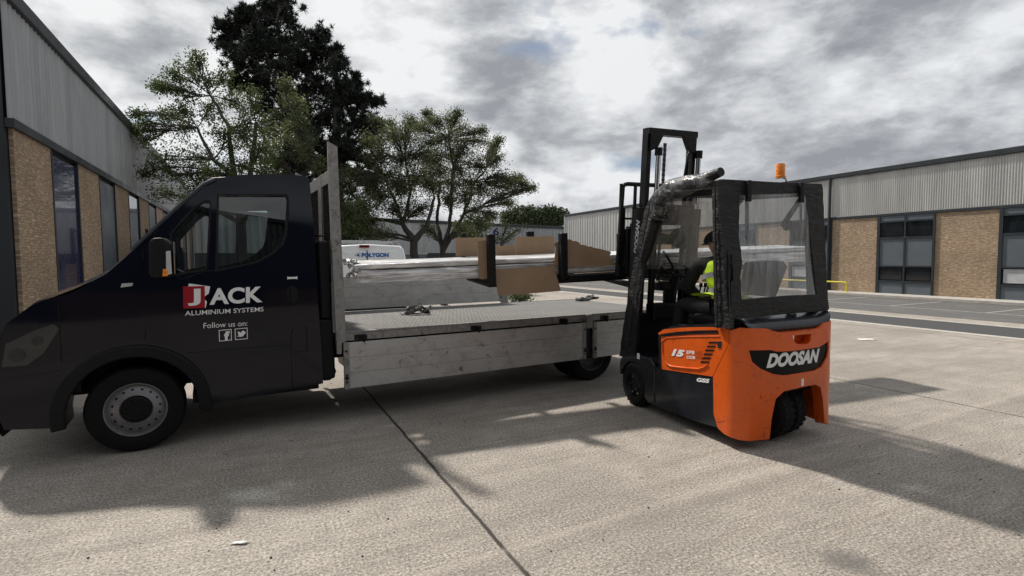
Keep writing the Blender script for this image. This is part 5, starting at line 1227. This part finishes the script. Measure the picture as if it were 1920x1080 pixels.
# ================================================================== TREES
def leafcloud(name,m,parent,centres,per,spread,size,seed,aspect=.55,mw=None,drop=0):
    r=np.random.default_rng(seed);c=np.repeat(np.array(centres),per,axis=0);n_=len(c)
    p=c+r.normal(0,1,(n_,3))*np.array(spread);p[:,2]-=drop*np.abs(r.normal(0,1,n_))
    d=r.normal(0,1,(n_,3));d/=np.linalg.norm(d,axis=1)[:,None];e=r.normal(0,1,(n_,3));e-=d*(d*e).sum(1)[:,None];e/=np.linalg.norm(e,axis=1)[:,None]
    s=size*r.uniform(.6,1.35,n_)[:,None]
    a=p-d*s*.5;b_=p+e*s*aspect*.5;g=p+d*s*.5;h=p-e*s*aspect*.5
    V=np.stack([a,b_,g,h],1).reshape(-1,3)
    me=bpy.data.meshes.new(name);me.vertices.add(4*n_);me.vertices.foreach_set('co',V.ravel());me.loops.add(4*n_);me.loops.foreach_set('vertex_index',np.arange(4*n_));me.polygons.add(n_);me.polygons.foreach_set('loop_start',np.arange(0,4*n_,4));me.update(calc_edges=True);me.validate()
    o=bpy.data.objects.new(name,me);COL.objects.link(o);me.materials.append(m);o.parent=parent;return o
def curve(p,q,bend,seed,k=6):
    r=random.Random(seed);p=Vector(p);q=Vector(q);out=[];L_=(q-p).length
    ph=Vector((r.uniform(-1,1),r.uniform(-1,1),r.uniform(-.4,1)))*bend*L_
    for i in range(k+1):
        t=i/k;out.append(p.lerp(q,t)+ph*math.sin(math.pi*t)*.5+Vector((noise.noise(Vector((t*4,seed,1))),noise.noise(Vector((t*4,seed,2))),0))*.05*L_*math.sin(math.pi*t))
    return out
def tree(name,label,base,stems,blobs,Yd,leafmat_,r0,per_twig=26,twigs=22,lsize=.085,lspread=.12,group=None,seed=1,depth=.8,needle=False,grow_=1.):
    """stems: fork points; blobs: (px,py,radius px) read at distance Yd -> limbs run from the nearest fork to each clump"""
    r=random.Random(seed);T_=thing(name,label,'tree',None,group,loc=Vector(base));o=Vector(base)
    wood=MB();twig=MB();cen=[]
    forks=[]
    for (sx,sy,par,rr) in stems:
        if not needle: rr*=.8
        p=atY(sx,sy,Yd+r.uniform(-.3,.3));p0=o if par<0 else forks[par][0];rp=r0 if par<0 else forks[par][1]
        c=curve(p0,p,.05,r.random()*99);wood.tube([v-o for v in c],[rp+(rr-rp)*i/6 for i in range(7)],8);forks.append((p,rr))
    for (bx,by,br) in blobs:
        br*=grow_
        R__=br/F0*Yd;c=atY(bx,by,Yd+r.uniform(-depth,depth)*min(1.6,R__*1.3+.5))
        f=min(forks,key=lambda f_:(f_[0]-c).length+max(0,(f_[0].z-c.z))*1.6)
        cv=curve(f[0],c,.22,r.random()*99);wood.tube([v-o for v in cv],[f[1]*.45+(.012-f[1]*.45)*i/6 for i in range(7)],6)
        for k in range(int(twigs*max(.5,min(2.2,(br/40.)**1.3)))):
            d=Vector((r.gauss(0,1),r.gauss(0,1),r.gauss(0,.85)));d.normalize();e=c+d*R__*r.uniform(.35,1.08)
            s=cv[r.choice((2,3,4,5,6))];t=curve(s,e,.25,r.random()*99,4)
            twig.tube([v-o for v in t],[.011,.009,.008,.006,.004],4,caps=False)
            for q in (t[2],t[3],t[4],t[4],(t[3]+t[4])/2): cen.append(tuple(q-o))
    wood.build('trunk',barkm,T_,smooth=60,recalc=False);twig.build('twigs',barkm,T_,recalc=False)
    if needle: pinecloud('crown',leafmat_,T_,cen,seed)
    else: leafcloud('crown',leafmat_,T_,cen,max(1,per_twig*2//5),(lspread,lspread,lspread*.8),lsize,seed)
    return T_
def pinecloud(name,m,parent,cen,seed):
    r=np.random.default_rng(seed);c=np.array(cen);c=c[r.random(len(c))<.95];c=c+r.normal(0,.10,c.shape)
    K=34;n_=len(c)*K;cc=np.repeat(c,K,axis=0)
    d=r.normal(0,1,(n_,3));d[:,2]+=.55;d/=np.linalg.norm(d,axis=1)[:,None];e=np.cross(d,r.normal(0,1,(n_,3)));e/=np.linalg.norm(e,axis=1)[:,None]
    L_=r.uniform(.09,.20,n_)[:,None];w_=.014
    V=np.stack([cc-e*w_,cc+e*w_,cc+d*L_+e*w_*.4,cc+d*L_-e*w_*.4],1).reshape(-1,3)
    me=bpy.data.meshes.new(name);me.vertices.add(4*n_);me.vertices.foreach_set('co',V.ravel());me.loops.add(4*n_);me.loops.foreach_set('vertex_index',np.arange(4*n_));me.polygons.add(n_);me.polygons.foreach_set('loop_start',np.arange(0,4*n_,4));me.update(calc_edges=True);me.validate()
    o=bpy.data.objects.new(name,me);COL.objects.link(o);me.materials.append(m);o.parent=parent
def base(px_,Yd):
    p=atY(px_,500,Yd);return Vector((p.x,p.y,0))
# left broadleaf
tree('broadleaf_tree','broadleaf tree with thin green foliage behind the truck cab roof',base(450,15),
 [(452,420,-1,.16),(440,330,0,.10),(470,320,0,.09),(400,300,1,.06),(430,240,1,.06),(480,230,2,.06),(370,240,3,.04),(395,180,4,.035)],
 [(268,232,14),(300,215,26),(285,262,28),(335,180,26),(320,140,16),(350,128,24),(372,110,14),(385,150,26),(395,200,32),(345,240,34),(300,300,24),(275,325,16),(320,330,26),(370,300,34),(420,250,36),(440,190,30),(470,230,32),(410,330,32),(450,310,36),(350,370,22),(300,365,16),(490,280,34),(500,330,30),(300,165,9),(292,160,7),(255,215,7),(470,180,22),(385,350,26),(340,205,26),(420,150,18),(455,260,30),(365,340,26),(255,245,8)],
 15.,leaf1,.20,per_twig=15,twigs=34,lsize=.065,lspread=.09,seed=3,grow_=1.12)
# pines
tree('pine_tree','tallest dark pine rising to the top of the picture behind the truck cab',base(537,20),
 [(540,330,-1,.2),(538,200,0,.14),(528,100,1,.08),(520,45,2,.05)],
 [(520,14,22),(545,28,24),(500,40,22),(475,55,20),(450,42,14),(430,62,20),(412,50,9),(440,95,28),(470,95,32),(510,80,34),(550,75,34),(585,85,30),(605,70,16),(608,100,18),(590,120,30),(560,120,34),(520,125,36),(480,130,32),(445,125,20),(455,155,18),(560,165,34),(600,160,24),(520,175,30),(440,160,10),(500,215,28),(545,215,34),(580,210,32),(420,80,10),(455,20,8),(448,30,10),(535,-2,14),(500,18,10),(480,160,22)],
 20.,needles,.26,twigs=24,grow_=1.1,seed=5,needle=True)
tree('pine_tree','shorter dense dark pine leaning right of the tallest pine',base(635,19),
 [(632,300,-1,.2),(632,200,0,.12),(630,130,1,.06)],
 [(632,98,12),(625,125,16),(640,115,10),(640,150,22),(615,170,26),(655,170,18),(670,155,8),(645,200,32),(680,190,14),(605,220,32),(660,235,34),(690,225,18),(705,190,9),(620,260,36),(580,270,32),(665,280,34),(700,265,22),(708,240,12),(560,310,28),(610,310,34),(655,325,32),(695,310,24),(590,350,26),(680,350,24),(550,260,28),(545,330,20),(625,360,26),(520,300,20),(700,335,16),(575,230,26),(560,350,20)],
 19.,needles,.24,twigs=21,seed=8,needle=True)
# fill between: low broadleaf with olive foliage in front of the pines
tree('broadleaf_tree','olive foliaged tree in front of the dark pines behind the cab roof',base(575,16.5),
 [(572,430,-1,.14),(560,350,0,.08),(530,300,1,.06),(590,290,1,.06)],
 [(520,330,30),(500,290,26),(540,270,32),(560,230,28),(520,230,26),(585,300,30),(545,190,18),(500,245,22),(640,380,28),(665,400,28),(600,370,28),(690,380,24),(650,345,20),(535,155,12),(570,265,24)],
 16.5,leaf2,.17,per_twig=24,twigs=32,lsize=.07,lspread=.1,seed=12,grow_=1.1)
# two airy trees in the middle
tree('broadleaf_tree','airy half bare tree with a leaning split trunk beside the white van',base(775,17),
 [(776,452,-1,.15),(755,420,0,.085),(800,425,0,.075),(738,370,1,.05),(770,360,1,.05),(815,370,2,.05),(700,410,1,.04),(760,300,4,.035),(720,330,3,.035)],
 [(700,300,26),(690,350,26),(680,400,22),(715,270,20),(735,250,18),(760,250,24),(755,300,28),(725,330,30),(760,350,28),(790,290,28),(700,420,18),(660,420,20),(740,390,26),(800,340,28),(790,390,24),(820,300,24),(730,230,9),(690,260,12),(700,225,5),(665,370,18),(770,225,7),(660,440,22),(715,440,18),(690,445,16),(640,400,20),(650,330,18),(740,345,24),(780,330,26),(705,370,26)],
 17.,leaf2,.17,per_twig=8,twigs=95,lsize=.056,lspread=.09,seed=21,grow_=1.35)
tree('broadleaf_tree','wide airy tree on several slim stems left of the far unit numbered 6',base(832,17.8),
 [(830,470,-1,.12),(820,420,0,.07),(845,400,0,.07),(870,400,0,.06),(825,340,1,.05),(850,320,2,.05),(890,340,3,.045),(840,260,5,.03),(910,320,6,.03)],
 [(790,235,16),(815,225,16),(845,222,16),(870,240,18),(800,270,26),(835,260,28),(870,275,28),(900,265,20),(925,272,10),(935,262,5),(895,310,30),(930,300,18),(860,320,30),(820,320,28),(930,340,22),(950,335,16),(965,350,16),(985,348,8),(910,360,26),(875,365,28),(840,370,26),(940,370,18),(960,380,12),(890,395,20),(920,290,8),(858,212,5),(800,212,5),(780,240,8),(905,245,5),(1000,352,4),(975,335,6),(900,425,18),(870,430,16),(800,430,14),(925,405,16),(850,345,26),(815,350,24),(880,345,26),(850,290,26),(800,300,24)],
 17.8,leaf2,.13,per_twig=8,twigs=90,lsize=.056,lspread=.09,seed=31,grow_=1.2)
# shrubs behind van and in front of the far unit
def shrub(label,px0,Yd,blobs,m,seed,name='shrub',per=26,ls=.07):
    t=tree(name,label,base(px0,Yd),[(px0,blobs[0][1]+blobs[0][2],-1,.05)],blobs,Yd,m,.06,per_twig=per,twigs=20,lsize=ls,lspread=.1,seed=seed,depth=.5);t['category']='shrub';return t
shrub('bushy green shrub between the headboard and the white van roof',665,16.,[(660,430,20),(645,415,18),(680,435,16),(650,445,18)],leaf1,41)
shrub('bushy tree crown behind the airy tree and left of the number 6',885,24.,[(880,415,24),(860,425,20),(905,420,18),(915,408,14),(890,440,20),(870,450,18)],leaf1,43,ls=.10)
shrub('scraggly weed bush above the cardboard strip before the far unit',940,16.,[(935,445,12),(950,452,12),(925,455,12),(960,440,9),(975,430,6),(950,425,6)],leaf2,47,per=8,ls=.05)
shrub('green weeds growing on the ground just past the truck bed',975,13.,[(966,557,6),(976,555,8),(986,557,6)],leaf1,49,name='weed',per=24,ls=.05)
# far row of trees, each its own
far=[(958,409,13,'first of the far tree row from the left, low and round'),(976,403,13,'second far tree of the row over the unit roof'),(995,404,14,'third far tree of the row, wide crowned'),(1013,407,13,'fourth far tree of the row, slightly lower'),(1030,403,13,'fifth far tree of the row, darker and tall'),(1048,406,13,'last far tree of the row, beside the ribbed warehouse corner')]
for k,(x,y,r_,lab) in enumerate(far):
    tree('distant_tree',lab,base(x,75),[(x,y+14,-1,.2)],[(x,y+8,r_),(x-4,y,r_*.8),(x+4,y+2,r_*.8),(x,y-4,r_*.6)],75.,leaf3,.25,per_twig=40,twigs=34,lsize=.34,lspread=.42,group='far row of trees over the unit roof',seed=60+k,depth=.6)
print('objects',len(bpy.data.objects))
